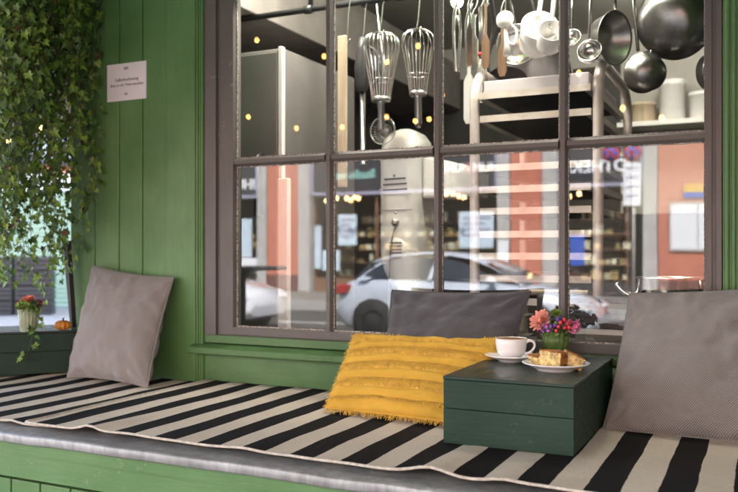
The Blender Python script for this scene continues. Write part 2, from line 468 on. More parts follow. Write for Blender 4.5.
def mat_putty():
    m, n, l, b = _new('old_putty')
    v = _coords(n, l)
    f = _ramp(n, l, _noise(n, l, v, 130, 5, .75), .44, .56)
    l.new(_mix(n, l, f, (.16, .135, .12), (.68, .65, .60)), b.inputs['Base Color']); b.inputs['Roughness'].default_value = .9
    _bump(n, l, b, f, .6, .002); return m
M['putty'] = mat_putty()
tilt = {0: .12, 1: -.10, 2: .06, 3: -.05}
for r_, (z0, z1) in enumerate(((ZG0, ZBAR - .0155), (ZBAR + .0155, ZTOP))):
    for i, (a, b) in enumerate(zip(edges, edges[1:])):
        x0 = a + (.0135 if a in bars else 0); x1 = b - (.0135 if b in bars else 0)
        g = MB(); t = math.tan(R(tilt[i])); 
        g.quad([(x0, GY - t * (x1 - x0) / 2, z0), (x1, GY + t * (x1 - x0) / 2, z0), (x1, GY + t * (x1 - x0) / 2, z1), (x0, GY - t * (x1 - x0) / 2, z1)])
        g.build('pane', M['glass'], win, recalc=False)
        p = MB()                                       # crumbly putty line round the pane
        for side in range(4):
            n_ = 44
            for k in range(n_):
                f0, f1 = k / n_, (k + 1) / n_
                wd = .0030 + .0030 * max(0, noise.noise(Vector((f0 * 9 + side * 7, i * 3.1, r_ * 5)))) + rng.random() * .0012
                yb = GY - .006
                if side == 0: p.box(x0 + (x1 - x0) * f0, x0 + (x1 - x0) * f1, yb, GY - .0015, z0, z0 + wd)
                elif side == 1: p.box(x0 + (x1 - x0) * f0, x0 + (x1 - x0) * f1, yb, GY - .0015, z1 - wd * .7, z1)
                elif side == 2: p.box(x0, x0 + wd * .8, yb, GY - .0015, z0 + (z1 - z0) * f0, z0 + (z1 - z0) * f1)
                else: p.box(x1 - wd * .7, x1, yb, GY - .0015, z0 + (z1 - z0) * f0, z0 + (z1 - z0) * f1)
        p.build('putty', M['putty'], win)
# sill and apron under the window
mb = MB()
mb.prism([(.05, .9855), (-.004, .9855), (-.004, .956), (.05, .956)], 'y', 'z', -1.9205, -.1065)
mb.prism([(.05, .9555), (-.003, .9525), (-.046, .9415), (-.05, .937), (-.05, .919), (-.045, .9155), (.05, .9155)], 'y', 'z', -1.966, -.1065)
mb.build('window_sill', M['green_h'], cafe, bevel=.002)
mb = MB()
mb.box(-1.9215, -.1065, -.003, .05, .0, .915)
mb.build('apron_board', M['green_h'], cafe, bevel=.002)
mb = MB()                                              # head wall above the window and shell of the house
mb.box(-1.9205, -.1065, -.004, .05, 2.4215, 3.3)
mb.box(-2.62, 1.95, .0, .06, 3.3005, 4.4)
mb.box(-2.615, -2.56, .06, 5.0, 0, 4.4); mb.box(1.9, 1.95, .06, 5.0, 0, 4.4); mb.box(-2.555, 1.895, 4.95, 5.0, 0, 4.4)
mb.build('upper_wall', M['green'], cafe)
MB().box(-2.7, 2.05, -.15, 5.1, 4.402, 4.6).build('roof', M['rust'], cafe)
MB().box(-2.555, 1.895, .0605, 4.945, .004, .05).build('floor', M['floor'], cafe)
MB().box(-2.555, 1.895, .0605, 4.945, 2.78, 2.9).build('ceiling', M['wall_cream'], cafe)
mb = MB()
mb.box(-2.555, -.86, 3.1, 3.2, .0505, 2.55); mb.box(-.858, 1.895, 3.1, 3.2, .0505, 1.55); mb.box(-2.555, -2.50, .0605, 3.095, .0505, 2.36)
mb.box(1.84, 1.895, .0605, 3.095, .0505, 1.5)
mb.build('inner_wall', M['wall_dark'], cafe)
mb = MB()
mb.box(-2.555, -.86, 3.1, 3.2, 2.551, 2.779); mb.box(-.858, 1.895, 3.1, 3.2, 1.551, 2.779); mb.box(-2.555, -2.50, .0605, 3.095, 2.361, 2.779); mb.box(1.84, 1.895, .0605, 3.095, 1.501, 2.779)
mb.build('inner_wall', M['wall_cream'], cafe)
mb = MB()
mb.box(-2.499, -1.98, .0605, 3.09, 2.33, 2.60); mb.box(-2.499, -2.03, .0605, 3.09, 2.6005, 2.68)
mb.build('ceiling_beam', M['beam'], cafe, bevel=.006)
mb = MB()
mb.box(1.66, 1.72, -2.75, -.02, .004, 2.12)  # unseen wall, added to cut the light from the right
for k in range(21): mb.box(1.652, 1.659, -2.745 + k * .13, -2.62 + k * .13, .004, 2.12)
mb.build('added_shade_wall', M['green'], cafe)

# ------------------------------------------------------------------ bench, awning
bench = thing('built_in_bench', 'long green panelled bench with a grey zinc edge under the window', 'bench', (-1.2, -.47, 0))
bx0, bx1, by = -4.2, 1.9, -.925
mb = MB()
N = 90
def edge_y(x): return by + .002 * noise.noise(Vector((x * 3, 1, 0))) + .002 * noise.noise(Vector((x * 11, 4, 0)))
def edge_z(x): return .003 * noise.noise(Vector((x * 4, 8, 0))) + .0025 * noise.noise(Vector((x * 13, 3, 0)))
prof = [(.0, .798, 0), (.70, .798, .0), (.915, .797, .3), (.925, .7955, 1), (.928, .792, 1), (.928, .774, 1), (.926, .770, 1), (.912, .769, 1)]
rows = []
for i in range(N + 1):
    x = bx0 + (bx1 - bx0) * i / N
    rows.append([mb.bm.verts.new((x, -dy + (edge_y(x) - by) * k, z + edge_z(x) * k)) for dy, z, k in prof])
for A, B in zip(rows, rows[1:]):
    for k in range(len(prof) - 1):
        f = mb.bm.faces.new((A[k], B[k], B[k + 1], A[k + 1])); f.smooth = k > 0
mb.build('zinc_cover', M['zinc'], bench)
mb = MB(); mb.box(bx0, bx1, -.911, -.004, .735, .794); mb.box(bx0, -2.622, 0, .7, .735, .7985)
mb.build('seat_board', M['green_h'], bench)
mb = MB()
mb.box(bx0, bx1, -.902, -.86, .665, .7345)                # top rail
for i in range(8):
    x = -3.76 + i * .8
    mb.box(x, x + .12, -.902, -.86, .10, .6645)
    for j in range(6):
        q = x + .12 + j * .1133
        mb.box(q + .003, q + .1103, -.892, -.862, .10, .655)
mb.box(bx0, bx1, -.8615, -.84, .0, .734); mb.box(bx0, bx1, -.902, -.862, 0, .0995)
mb.build('front_panel', M['green_h'], bench, bevel=.002)

aw = thing('awning', 'dark canvas awning reflected overhead in the upper window panes', 'awning', (-1, -.02, 2.7))
mb = MB(); ax0, ax1 = -4.4, 2.6
mb.prism([(-.02, 2.93), (-2.9, 2.22), (-2.9, 2.205), (-.02, 2.915)], 'y', 'z', ax0, ax1)
mb.build('canopy', M['canvas'], aw)
mb = MB()
prevz = None
for i in range(70):
    x = ax0 + (ax1 - ax0) * i / 70; x2 = ax0 + (ax1 - ax0) * (i + 1) / 70
    dz = .018 * abs(math.sin(x * PI / .2))
    mb.box(x, x2, -2.915, -2.903, 2.03 - dz, 2.222)
mb.build('valance', M['canvas'], aw)
for x in (-3.9, -.6, 2.2):
    MB().tube([(x, -.03, 2.25), (x + .35, -1.3, 2.3), (x, -2.86, 2.195)], .018, 8).build('arm', M['rust'], aw)

sc_ = thing('side_canopy', 'dark canopy over the passage beside the café, behind the ivy', 'canopy', (-4.8, 1.4, 2.35))
mb = MB(); mb.prism([(.10, 2.36), (2.7, 2.30), (2.7, 2.34), (.10, 2.42)], 'y', 'z', -8.5, -2.63); mb.build('canopy', M['canvas'], sc_)
for x in (-8.3,): MB().cyl((x, 2.6, 0), (x, 2.6, 2.299), .04, 10).build('post', M['rust'], sc_)

# ------------------------------------------------------------------ rugs
def rug(name, label, x0, x1, yb, yf, z, mat, ripples, left_lift=0.0):
    t = thing(name, label, 'rug', ((x0 + x1) / 2, (yb + yf) / 2, z), 0, 'striped rugs along the bench')
    nx, ny = int((x1 - x0) / .012), 60
    def P(i, j):
        x = x0 + (x1 - x0) * i / nx; f = j / ny
        front = yf + .022 * noise.noise(Vector((x * 2.3, z * 9, 0))) + .008 * noise.noise(Vector((x * 8, 3, 0)))
        back = yb + .012 * noise.noise(Vector((x * 4, 7, 1)))
        y = back + (front - back) * f
        zz = z + .003 * noise.noise(Vector((x * 5, y * 5, 2)))
        for (rx, rw, rh) in ripples:
            zz += rh * math.exp(-((x - rx - .10 * (y - front)) / rw) ** 2) * max(0, (f - .35) / .65) ** 1.6
        if left_lift: zz += left_lift * math.exp(-((x - x0) / .035) ** 2)
        return x, y, zz
    mb = MB(); G = [[mb.bm.verts.new(P(i, j)) for j in range(ny + 1)] for i in range(nx + 1)]
    for i in range(nx):
        for j in range(ny):
            mb.bm.faces.new((G[i][j], G[i + 1][j], G[i + 1][j + 1], G[i][j + 1])).smooth = True
    bmesh.ops.recalc_face_normals(mb.bm, faces=mb.bm.faces)
    o = mb.build('weave', mat, t, recalc=False)
    if o.data.polygons[0].normal.z < 0: o.data.flip_normals()
    so = o.modifiers.new('thickness', 'SOLIDIFY'); so.thickness = .005; so.offset = -1
    # rolled hem along the front and both short ends
    pts = [Vector(P(i, ny)) + Vector((0, -.002, -.001)) for i in range(0, nx + 1, 2)]
    MB().tube(pts, .0036, 8).build('hem', M['hem'], t)
    pts = [Vector(P(0, j)) for j in range(0, ny + 1, 2)]
    MB().tube(pts, .0036, 8).build('hem', M['hem'], t)
    return t
rug('striped_rug', 'black and cream striped rug at the left end, lying under the edge of its neighbour', -3.3, -1.80, -.02, -.835, .8065, M['rug_b'], [(-2.4, .05, .003), (-1.97, .03, .006)])
rug('striped_rug', 'long black and cream striped rug under the mustard cushion, lapping over its neighbour', -1.885, 1.6, -.018, -.862, .8155, M['rug'],
    [(-1.66, .035, .013), (-.66, .05, .014), (-.50, .035, .006), (-1.15, .05, .004)], .004)

# ------------------------------------------------------------------ cushions
def cushion(name, label, BL, BR, TR, TL, thick, mat, pinch=.045, wr=.006, seed=0, slump=0.0, n=64, plump=.5):
    BL, BR, TR, TL = map(Vector, (BL, BR, TR, TL))
    ctr = (BL + BR + TR + TL) / 4
    nrm = (BR - BL).cross(TL - BL).normalized()             # towards the viewer
    W = ((BR - BL).length + (TR - TL).length) / 2; H = ((TL - BL).length + (TR - BR).length) / 2
    t = thing(name, label, 'cushion', ((BL + BR) / 2)[:], 0)
    mb = MB(); uvl = mb.bm.loops.layers.uv.new('UVMap')
    def P(i, j, side):
        u = -1 + 2 * i / n; v = -1 + 2 * j / n
        # more samples near the rim
        u = math.sin(u * PI / 2) * .6 + u * .4; v = math.sin(v * PI / 2) * .6 + v * .4
        uu = u * (1 - pinch * (1 - v * v)); vv = v * (1 - pinch * (1 - u * u))
        a, b = (uu + 1) / 2, (vv + 1) / 2
        p = BL.lerp(BR, a).lerp(TL.lerp(TR, a), b)
        h = max(0, (1 - u * u)) ** plump * max(0, (1 - v * v)) ** plump
        h *= 1 + slump * (-v)
        k = Vector((u * 2.1 + seed, v * 2.1, side * 3))
        edge = (1 - abs(u)) * (1 - abs(v))
        rim = max(abs(u), abs(v))
        w_ = wr * (noise.noise(k * 1.6) + .5 * noise.noise(k * 3.7)) * (1 if rim < .999 else .3)
        # puckers running in from the rim
        pk = wr * .8 * math.sin(17 * u + 3 * noise.noise(k)) * max(0, abs(v) - .62) * 2.0 * (1 - abs(u) * .5) + wr * .8 * math.sin(15 * v + 3 * noise.noise(k * 1.3)) * max(0, abs(u) - .62) * 2.0
        cr = 0.0                                            # folds running out of the corners
        for cu, cv in ((-1, -1), (1, -1), (1, 1), (-1, 1)):
            du, dv = u - cu, v - cv; dd = math.hypot(du, dv)
            cr += .0075 * math.sin(10 * math.atan2(abs(dv), abs(du) + 1e-6) + seed + 2 * cu + cv + 1.5 * noise.noise(k)) * math.exp(-2.1 * dd) * min(1, dd * 3)
        pk += cr * side
        off = (thick / 2 * h + (w_ + pk) * min(1, h * 3)) * side
        return p + nrm * off, (u * W / 2, v * H / 2)
    grids = []
    for side in (1, -1):
        G = []
        for i in range(n + 1):
            row = []
            for j in range(n + 1):
                if side == -1 and (i in (0, n) or j in (0, n)): row.append(grids[0][i][j])
                else:
                    p, uv = P(i, j, side); row.append((mb.bm.verts.new(p), uv))
            G.append(row)
        grids.append(G)
        for i in range(n):
            for j in range(n):
                q = [G[i][j], G[i + 1][j], G[i + 1][j + 1], G[i][j + 1]]
                if side == -1: q = q[::-1]
                f = mb.bm.faces.new([v for v, _ in q]); f.smooth = True
                for lp, (_, uv) in zip(f.loops, q): lp[uvl].uv = uv
    mb.build('cover', mat, t, recalc=False)
    # seam piping
    rim = [P(i, 0, 1)[0] for i in range(0, n, 2)] + [P(n, j, 1)[0] for j in range(0, n, 2)] + [P(i, n, 1)[0] for i in range(n, 0, -2)] + [P(0, j, 1)[0] for j in range(n, 0, -2)]
    MB().tube(rim, .0035, 6, closed=True).build('seam', mat, t)
    return t, P, nrm
cushion('cushion', 'taupe cushion with fine texture leaning on the green boards below the ivy',
        (-2.425, -.20, .818), (-2.00, -.235, .812), (-2.036, -.045, 1.20), (-2.452, -.040, 1.245), .145, M['waffle_fine'], .055, .008, 1.3, .35)
cushion('cushion', 'large taupe waffle cushion beside the dark green box at the window',
        (-.395, -.255, .812), (.075, -.27, .812), (.035, -.060, 1.205), (-.352, -.060, 1.178), .16, M['waffle'], .03, .010, 5.1, .3)
cushion('cushion', 'charcoal waffle cushion standing behind the mustard one',
        (-1.115, -.20, .825), (-.70, -.20, .825), (-.648, -.055, 1.178), (-1.115, -.055, 1.172), .13, M['waffle_dark'], .05, .009, 8.8, .2)
must, MP, mn = cushion('cushion', 'mustard yellow cushion with fringed rows lying against the charcoal one',
        (-1.185, -.385, .832), (-.685, -.435, .832), (-.70, -.165, 1.038), (-1.20, -.165, 1.03), .10, M['mustard'], .02, .004, 12.2, .1)
# fringe: rows of short cotton threads across the front and along the rim
rng = random.Random(11)
mb = MB(); NN = 64
def inv(v):                                             # grid index for a parameter value
    lo, hi = -1.0, 1.0
    for _ in range(24):
        m_ = (lo + hi) / 2
        if math.sin(m_ * PI / 2) * .6 + m_ * .4 < v: lo = m_
        else: hi = m_
    return (lo + 1) / 2 * NN
def blade(p, d, side, L, wd, curl):
    q = []
    for k in range(4):
        f = k / 3
        c = p + d * L * f + curl * (f * f) * L
        q.append((c - side * wd * (1 - .5 * f), c + side * wd * (1 - .5 * f)))
    vs = [(mb.bm.verts.new(a), mb.bm.verts.new(b)) for a, b in q]
    for A, B in zip(vs, vs[1:]): mb.bm.faces.new((A[0], A[1], B[1], B[0]))
up = (Vector((-1.20, -.165, 1.03)) - Vector((-1.185, -.385, .832))).normalized(); rt = Vector((1, 0, 0))
for v0, dr in ((.68, 1), (.50, -1), (.27, 1), (.07, -1), (-.13, 1), (-.36, -1), (-.57, 1), (-.76, -1)):
    for k in range(360):
        u = -.985 + 1.97 * (k + rng.random()) / 360
        p, _ = MP(inv(u), inv(v0 + .012 * math.sin(u * 7 + v0 * 20) + rng.uniform(-.006, .006)), 1)
        sgn = dr if rng.random() < .93 else -dr
        d = (mn * rng.uniform(.5, 1.0) + up * sgn * rng.uniform(.3, 1) + rt * rng.uniform(-.5, .5)).normalized()
        blade(p, d, rt, rng.uniform(.008, .017), rng.uniform(.0008, .0017), up * sgn * .3 + Vector((0, 0, -.35)) + rt * rng.uniform(-.4, .4))
for side in range(4):
    for k in range(420 if side < 2 else 200):
        a = -1 + 2 * (k + rng.random()) / (420 if side < 2 else 200)
        u, v, out = ((a, 1, up), (a, -1, -up), (-1, a, -rt), (1, a, rt))[side]
        p, _ = MP(inv(u), inv(v), 1)
        d = (out * rng.uniform(.7, 1) + mn * rng.uniform(-.3, .6) + (rt if side < 2 else up) * rng.uniform(-.5, .5)).normalized()
        blade(p, d, rt if side < 2 else up, rng.uniform(.007, .017), rng.uniform(.0007, .0014), Vector((0, 0, -.3)) + (rt if side < 2 else up) * rng.uniform(-.4, .4))
mb.build('fringe', M['fringe'], must, recalc=False)
# stitched tape bands between the fringe rows
mb = MB()
for v0, hw in ((.59, .085), (.17, .095), (-.245, .105), (-.665, .09)):
    rows = []
    for k in range(61):
        u = -.98 + 1.96 * k / 60; wob = .012 * math.sin(u * 7 + v0 * 20)
        r_ = []
        for dv, lift in ((-hw, .0005), (-hw * .7, .005), (0, .0075), (hw * .7, .005), (hw, .0005)):
            p, _ = MP(inv(u), inv(v0 + wob + dv), 1); r_.append(mb.bm.verts.new(p + mn * (lift + .0012 * noise.noise(Vector((u * 12, v0 * 5, dv * 30))))))
        rows.append(r_)
    for A, B in zip(rows, rows[1:]):
        for k in range(4): mb.bm.faces.new((A[k], B[k], B[k + 1], A[k + 1])).smooth = True
mb.build('tape_band', M['mustard'], must)

# ------------------------------------------------------------------ the serving crate and what stands on it
def crate(name, label, x0, x1, y0, y1, z0, z1, loc=None, rz=0, seam=.52):
    t = thing(name, label, 'wooden box', loc or ((x0 + x1) / 2, (y0 + y1) / 2, z0), rz)
    loc_ = loc is not None
    zs = z0 + (z1 - z0) * seam
    mb = MB()
    mb.box(x0, x1, y0, y0 + .018, z0, zs - .0006); mb.box(x0, x1, y0, y0 + .018, zs + .0006, z1 - .0092)
    mb.box(x0, x1, y1 - .018, y1, z0, zs - .0006); mb.box(x0, x1, y1 - .018, y1, zs + .0006, z1 - .0092)
    mb.box(x0 + .004, x1 - .004, y0 + .0165, y1 - .0165, z0 + .01, z1 - .02)
    mb.build('end_board', M['crate'], t, bevel=.0015, local=loc_)
    for xa, xb in ((x0 + .0005, x0 + .0165), (x1 - .0165, x1 - .0005)):
        MB().box(xa, xb, y0 + .0185, y1 - .0185, z0, z1 - .0092).build('side_board', M['crate'], t, bevel=.0015, local=loc_)
    MB().box(x0 - .0012, x1 + .0012, y0 - .0012, y1 + .0012, z1 - .0085, z1).build('lid', M['crate_lid'], t, bevel=.002, local=loc_)
    return t
M['crate_lid'] = painted_wood('dark_green_satin_paint', (.014, .032, .022), rough=.33, streak=(3, .9, 3), wear=(.06, .06, .045), wear_amt=.3, var=.08, spec=.28)
CZ = .988
crate('wooden_box', 'dark green wooden box carrying the coffee and cake', -.728, -.402, -.605, -.055, .8185, CZ)
crate('wooden_box', 'dark green wooden box holding up the small posy at the left end', -.60, .0, 0, .30, .0, .17, (-2.515, -.068, .8135), R(48))

def plate_profile(r, h, foot, th=.004):
    return [(0, .004), (foot * .8, .004), (foot * .9, .0), (foot, .0), (foot + .002, .004), (r * .8, h * .62), (r - .0015, h - .002), (r, h), (r - .002, h + .0012), (r * .8, h * .72 + th * .6), (foot * 1.02, .0055 + th * .4), (0, .0065)]
def saucer_like(name, label, cat, c, r, h, foot, well=False, group=None):
    t = MB().lathe(plate_profile(r, h, foot), c, 56).build(name, M['white'])
    t.data.transform(Matrix.Translation(-Vector(c))); t.location = c
    return tag(t, label, cat, group)
SC = Vector((-.650, -.262, CZ))
saucer_like('saucer', 'white saucer under the coffee cup', 'saucer', SC, .075, .0185, .036)
cup = thing('coffee_cup', 'white porcelain cup full of coffee with milk foam', 'cup', SC + Vector((0, 0, .0068)))
prof = [(0, .0028), (.019, .0025), (.020, 0), (.0235, 0), (.027, .0035), (.0365, .013), (.0425, .028), (.0447, .044), (.0452, .0585), (.0443, .0592), (.0434, .0580), (.0427, .044), (.0403, .029), (.034, .016), (.02, .0075), (0, .0065)]
MB().lathe(prof, cup.location, 48).build('bowl', M['white'], cup)
hp = [(.0425, 0, .049), (.052, 0, .0535), (.062, 0, .0505), (.066, 0, .041), (.0615, 0, .029), (.051, 0, .0195), (.0375, 0, .0165)]
ang = R(8)
rot = Matrix.Rotation(ang, 3, 'Z')
pts = [cup.location + rot @ p for p in smooth_path(hp, 6)]
MB().tube(pts, [.0042 - .0008 * math.sin(PI * i / (len(pts) - 1)) for i in range(len(pts))], 12).build('handle', M['white'], cup)
def mat_coffee():
    m, n, l, b = _new('milk_coffee'); v = _coords(n, l)
    ln = n.new('ShaderNodeVectorMath'); ln.operation = 'LENGTH'; l.new(v, ln.inputs[0])
    f = _ramp(n, l, _math(n, l, 'ADD', ln.outputs['Value'], _math(n, l, 'MULTIPLY', _noise(n, l, v, 60, 3), .012)), .022, .030)
    l.new(_mix(n, l, f, (.74, .55, .34), (.40, .18, .05)), b.inputs['Base Color']); b.inputs['Roughness'].default_value = .3
    return m
MB().lathe([(.0433, .0), (.030, .0006), (.015, .0008), (0, .0008)], (0, 0, .0572), 40).build('coffee', mat_coffee(), cup, local=True)
PC = Vector((-.495, -.385, CZ))
saucer_like('plate', 'white plate with the sliced cake', 'plate', PC, .088, .0205, .05)
# cake
def cake(label, c, size, rz, tilt, seed, tilt2=0):
    bm = bmesh.new()
    bmesh.ops.create_cube(bm, size=1); bmesh.ops.subdivide_edges(bm, edges=bm.edges, cuts=19, use_grid_fill=True)
    lx, ly, lz = size
    for v in bm.verts:
        p = v.co.copy(); q = Vector((p.x, p.y, p.z))
        m_ = max(abs(q.x), abs(q.y), abs(q.z))
        ln = q.length
        q = q.lerp(q * (.62 / max(ln, .01)), .07)
        topf = max(0, q.z)
        dome = .10 * (1 - (2 * q.x) ** 2) * topf
        nz = Vector((p.x * lx, p.y * ly, p.z * lz)) * 55 + Vector((seed, 0, 0))
        d = .13 * noise.noise(nz) + .09 * noise.noise(nz * 3.1)
        q = q * (1 + d); q.z += dome
        v.co = Vector((q.x * lx, q.y * ly, q.z * lz))
    for f in bm.faces:
        f.smooth = True; nn = f.normal
        ctr = f.calc_center_median()
        f.material_index = 1 if (nn.z > .55 or ctr.z / lz > .43 or nn.x > .6 or nn.y > .8) else 0
    mb = MB(); mb.bm.free(); mb.bm = bm
    o = mb.build('cake_slice', [M['crumb'], M['crust']], None, recalc=True)
    o.location = c; o.rotation_euler = (tilt2, tilt, rz)
    return tag(o, label, 'cake', 'pieces of cake on the plate')
cake('thick upright slice of cake with a brown crust at the front of the plate', PC + Vector((-.004, -.014, .0305)), (.066, .036, .043), R(-17), R(2), 3.0, R(-5))
cake('low broken piece of cake behind the thick slice on its left', PC + Vector((-.040, .022, .0235)), (.058, .05, .028), R(40), R(-8), 17.0)
cake('pointed piece of cake lying behind the thick slice on its right', PC + Vector((.040, .018, .0265)), (.055, .036, .034), R(24), R(26), 31.0)
rng = random.Random(4)
mb = MB()
for _ in range(26):
    a = rng.random() * 6.28; r = rng.uniform(.02, .062)
    mb.ball(PC + Vector((math.cos(a) * r, math.sin(a) * r, .0105 + .0025 * (r > .05))), rng.uniform(.0008, .0022), 5)
tag(mb.build('cake_crumbs', M['crust']), 'loose cake crumbs scattered on the white plate', 'crumbs', kind='stuff')

# posies
def posy_glass(label, c, r0, r1, h, mat, stems_mat):
    t = thing('flower_glass', label, 'glass', c)
    c = Vector(c)
    prof = [(0, .006), (r0 * .9, .006), (r0, .001), (r0, .003), (r0 + (r1 - r0) * .45, h * .48), (r0 + (r1 - r0) * .5, h * .52), (r1, h), (r1 - .0025, h), (r0 + (r1 - r0) * .5 - .003, h * .52), (r0 - .003, .012), (0, .011)]
    MB().lathe(prof, c, 72, rib=.035, ribn=16).build('tumbler', mat, t)
    MB().lathe([(0, .0125), (r0 - .0045, .0125), (r0 + (r1 - r0) * .4 - .0045, h * .62), (0, h * .62)], c, 32).build('water', stems_mat, t)
    return t
M['stem_water'] = plain('stems_in_water', (.09, .17, .035), .4, var=.45, scale=90, stretch=(1, 1, .12))
M['stem_water_pale'] = plain('stems_in_cloudy_water', (.20, .26, .09), .4, var=.4, scale=90, stretch=(1, 1, .12))
def petal(mb, base, d, nrm, L, wd, curl, mi=0):
    side = d.cross(nrm).normalized(); rows = []
    for f, wf in ((0, .25), (.3, .8), (.65, 1), (.9, .7), (1, .15)):
        c = base + d * L * f + nrm * curl * L * f * f
        rows.append((mb.bm.verts.new(c - side * wd * wf), mb.bm.verts.new(c + nrm * (-.06) * L), mb.bm.verts.new(c + side * wd * wf)))
    for A, B in zip(rows, rows[1:]):
        for k in (0, 1):
            f = mb.bm.faces.new((A[k], A[k + 1], B[k + 1], B[k])); f.smooth = True; f.material_index = mi
def stem_to(mb, a, b, r=.0014):
    a, b = Vector(a), Vector(b); mid = (a + b) / 2 + Vector((0, 0, .008))
    mb.tube(smooth_path([a, mid, b], 4), r, 6)
def bloom(name, label, cat, root, c, axis, R_, mat, rings=4, wd=.25, group='posy on the serving box', centre=None, seed=0, cup_=.35):
    c, axis = Vector(c), Vector(axis).normalized(); rg = random.Random(seed)
    t = thing(name, label, cat, c[:], 0, group)
    mb = MB(); stem_to(mb, root, c); mb.build('stem', M['stem'], t)
    mb = MB(); a = axis.orthogonal().normalized(); b = axis.cross(a)
    for k in range(rings):
        f = k / max(1, rings - 1); n_ = int(15 - 7 * f); L = R_ * (1 - .55 * f); el = .10 + f * 1.1
        for i in range(n_):
            th = 2 * PI * (i + .5 * (k % 2)) / n_ + rg.uniform(-.12, .12)
            rad = a * math.cos(th) + b * math.sin(th)
            e2 = el + rg.uniform(-.12, .12)
            d = (rad * math.cos(e2) + axis * math.sin(e2)).normalized(); nn = (axis * math.cos(e2) - rad * math.sin(e2)).normalized()
            petal(mb, c + rad * R_ * .08, d, nn, L * rg.uniform(.88, 1.06), L * wd, cup_ * .4)
    mb.build('petals', mat, t, recalc=False)
    m2 = MB(); m2.ball(c + axis * R_ * .12, R_ * .22, 8); m2.build('flower_centre', centre or mat, t)
    return t
def floret_cluster(name, label, cat, root, c, R_, mat, n_, fr, group, seed=0, leaf=True):
    c = Vector(c); rg = random.Random(seed)
    t = thing(name, label, cat, c[:], 0, group)
    mb = MB(); stem_to(mb, root, c)
    m2 = MB()
    for i in range(n_):
        d = Vector((rg.gauss(0, 1), rg.gauss(0, 1), rg.gauss(.25, .8))).normalized()
        p = c + d * R_ * rg.uniform(.6, 1.05)
        mb.tube([c, p], .0007, 5)
        a = d.orthogonal().normalized(); b = d.cross(a)
        for k in range(5):
            th = 2 * PI * k / 5 + i
            rad = a * math.cos(th) + b * math.sin(th)
            petal(m2, p, (rad + d * .35).normalized(), (d - rad * .3).normalized(), fr, fr * .42, .2)
    mb.build('stem', M['stem'], t); m2.build('florets', mat, t, recalc=False)
    return t
def berry_sprig(name, label, root, pts, r, mat, group):
    t = thing(name, label, 'berries', root, 0, group)
    mb = MB(); top = sum((Vector(p) for p in pts), Vector()) / len(pts) - Vector((0, 0, .015)); stem_to(mb, root, top)
    for p in pts: mb.tube([top, p], .0009, 5)
    rg = random.Random(2)
    for i in range(7):
        d = Vector((rg.gauss(0, 1), rg.gauss(0, 1), .2)).normalized(); petal(mb, top, d, Vector((0, 0, 1)), .018, .006, .3)
    mb.build('stem', M['stem'], t, recalc=False)
    for p in pts:
        MB().ball(p, r, 8, sz=1.15).build('berry', mat, t)
    return t
GC = Vector((-.560, -.100, CZ))
posy_glass('green ribbed tumbler holding the bright posy on the serving box', GC, .033, .0415, .076, M['tumbler'], M['stem_water'])
gp = 'posy on the serving box'
GC = GC + Vector((0, 0, .006)); rt_ = GC + Vector((0, 0, .035))
bloom('dahlia_flower', 'large salmon pink dahlia leaning out of the posy beside the cup', 'flower', rt_ + Vector((-.012, 0, 0)), GC + Vector((-.040, -.012, .099)), (-.45, -.75, .45), .037, M['petal_salmon'], 6, .16, gp, M['petal_salmon'], 1)
bloom('green_button_flower', 'green button flower at the top of the posy', 'flower', rt_ + Vector((.006, .004, 0)), GC + Vector((.000, .004, .122)), (.1, -.6, .7), .017, M['bud'], 4, .22, gp, M['ivy_b'], 2)
floret_cluster('statice_sprig', 'light purple statice sprig hanging over the front of the tumbler', 'flower', rt_ + Vector((-.008, -.01, 0)), GC + Vector((-.018, -.030, .080)), .017, M['petal_purple'], 26, .006, gp, 3)
floret_cluster('violet_statice_sprig', 'deep violet statice sprig in the middle of the posy', 'flower', rt_ + Vector((.004, -.008, 0)), GC + Vector((.008, -.018, .096)), .019, M['petal_violet'], 34, .006, gp, 4)
floret_cluster('violet_statice_sprig', 'small plum sprig hanging low on the left of the tumbler', 'flower', rt_ + Vector((-.014, 0, 0)), GC + Vector((-.042, -.012, .066)), .009, M['petal_plum'], 14, .005, gp, 5)
berry_sprig('berry_sprig', 'red hypericum berries between the violet statice and pink carnation', rt_ + Vector((.012, 0, 0)),
            [GC + Vector(p) for p in ((.022, -.034, .098), (.018, -.040, .086), (.034, -.032, .082), (.040, -.024, .094), (.012, -.044, .074), (.046, -.03, .084), (.030, -.02, .105))], .0058, M['berry'], gp)
floret_cluster('carnation_flower', 'pink carnation on the window side of the posy', 'flower', rt_ + Vector((.015, 0, 0)), GC + Vector((.052, -.006, .086)), .019, M['petal_pink'], 46, .008, gp, 6)
floret_cluster('leafy_sprig', 'leafy green filler sprig tucked among the posy flowers', 'foliage', rt_, GC + Vector((.012, -.010, .076)), .036, M['ivy_a'], 40, .009, gp, 7)

# small posy on the left box
LC = Vector((-2.615, -.215, .9845))
posy_glass('pale ribbed tumbler with a small posy on the left box', LC, .030, .0405, .092, M['tumbler_clear'], M['stem_water_pale'])
gl = 'posy on the left box'; rl = LC + Vector((0, 0, .05))
bloom('dahlia_flower', 'coral dahlia at the top of the small posy on the left box', 'flower', rl, LC + Vector((.004, -.006, .124)), (.05, -.45, .9), .030, M['petal_coral'], 5, .2, gl, M['petal_coral'], 8)
floret_cluster('statice_sprig', 'plum statice on the outer side of the small posy', 'flower', rl, LC + Vector((-.040, -.012, .108)), .016, M['petal_plum'], 26, .007, gl, 9)
floret_cluster('statice_sprig', 'plum statice on the ivy side of the small posy', 'flower', rl, LC + Vector((.036, .020, .112)), .014, M['petal_plum'], 22, .007, gl, 10)
floret_cluster('succulent_sprig', 'yellow green leafy sprig in front of the coral dahlia', 'foliage', rl, LC + Vector((.0, -.024, .100)), .026, M['ivy_b'], 40, .011, gl, 11)
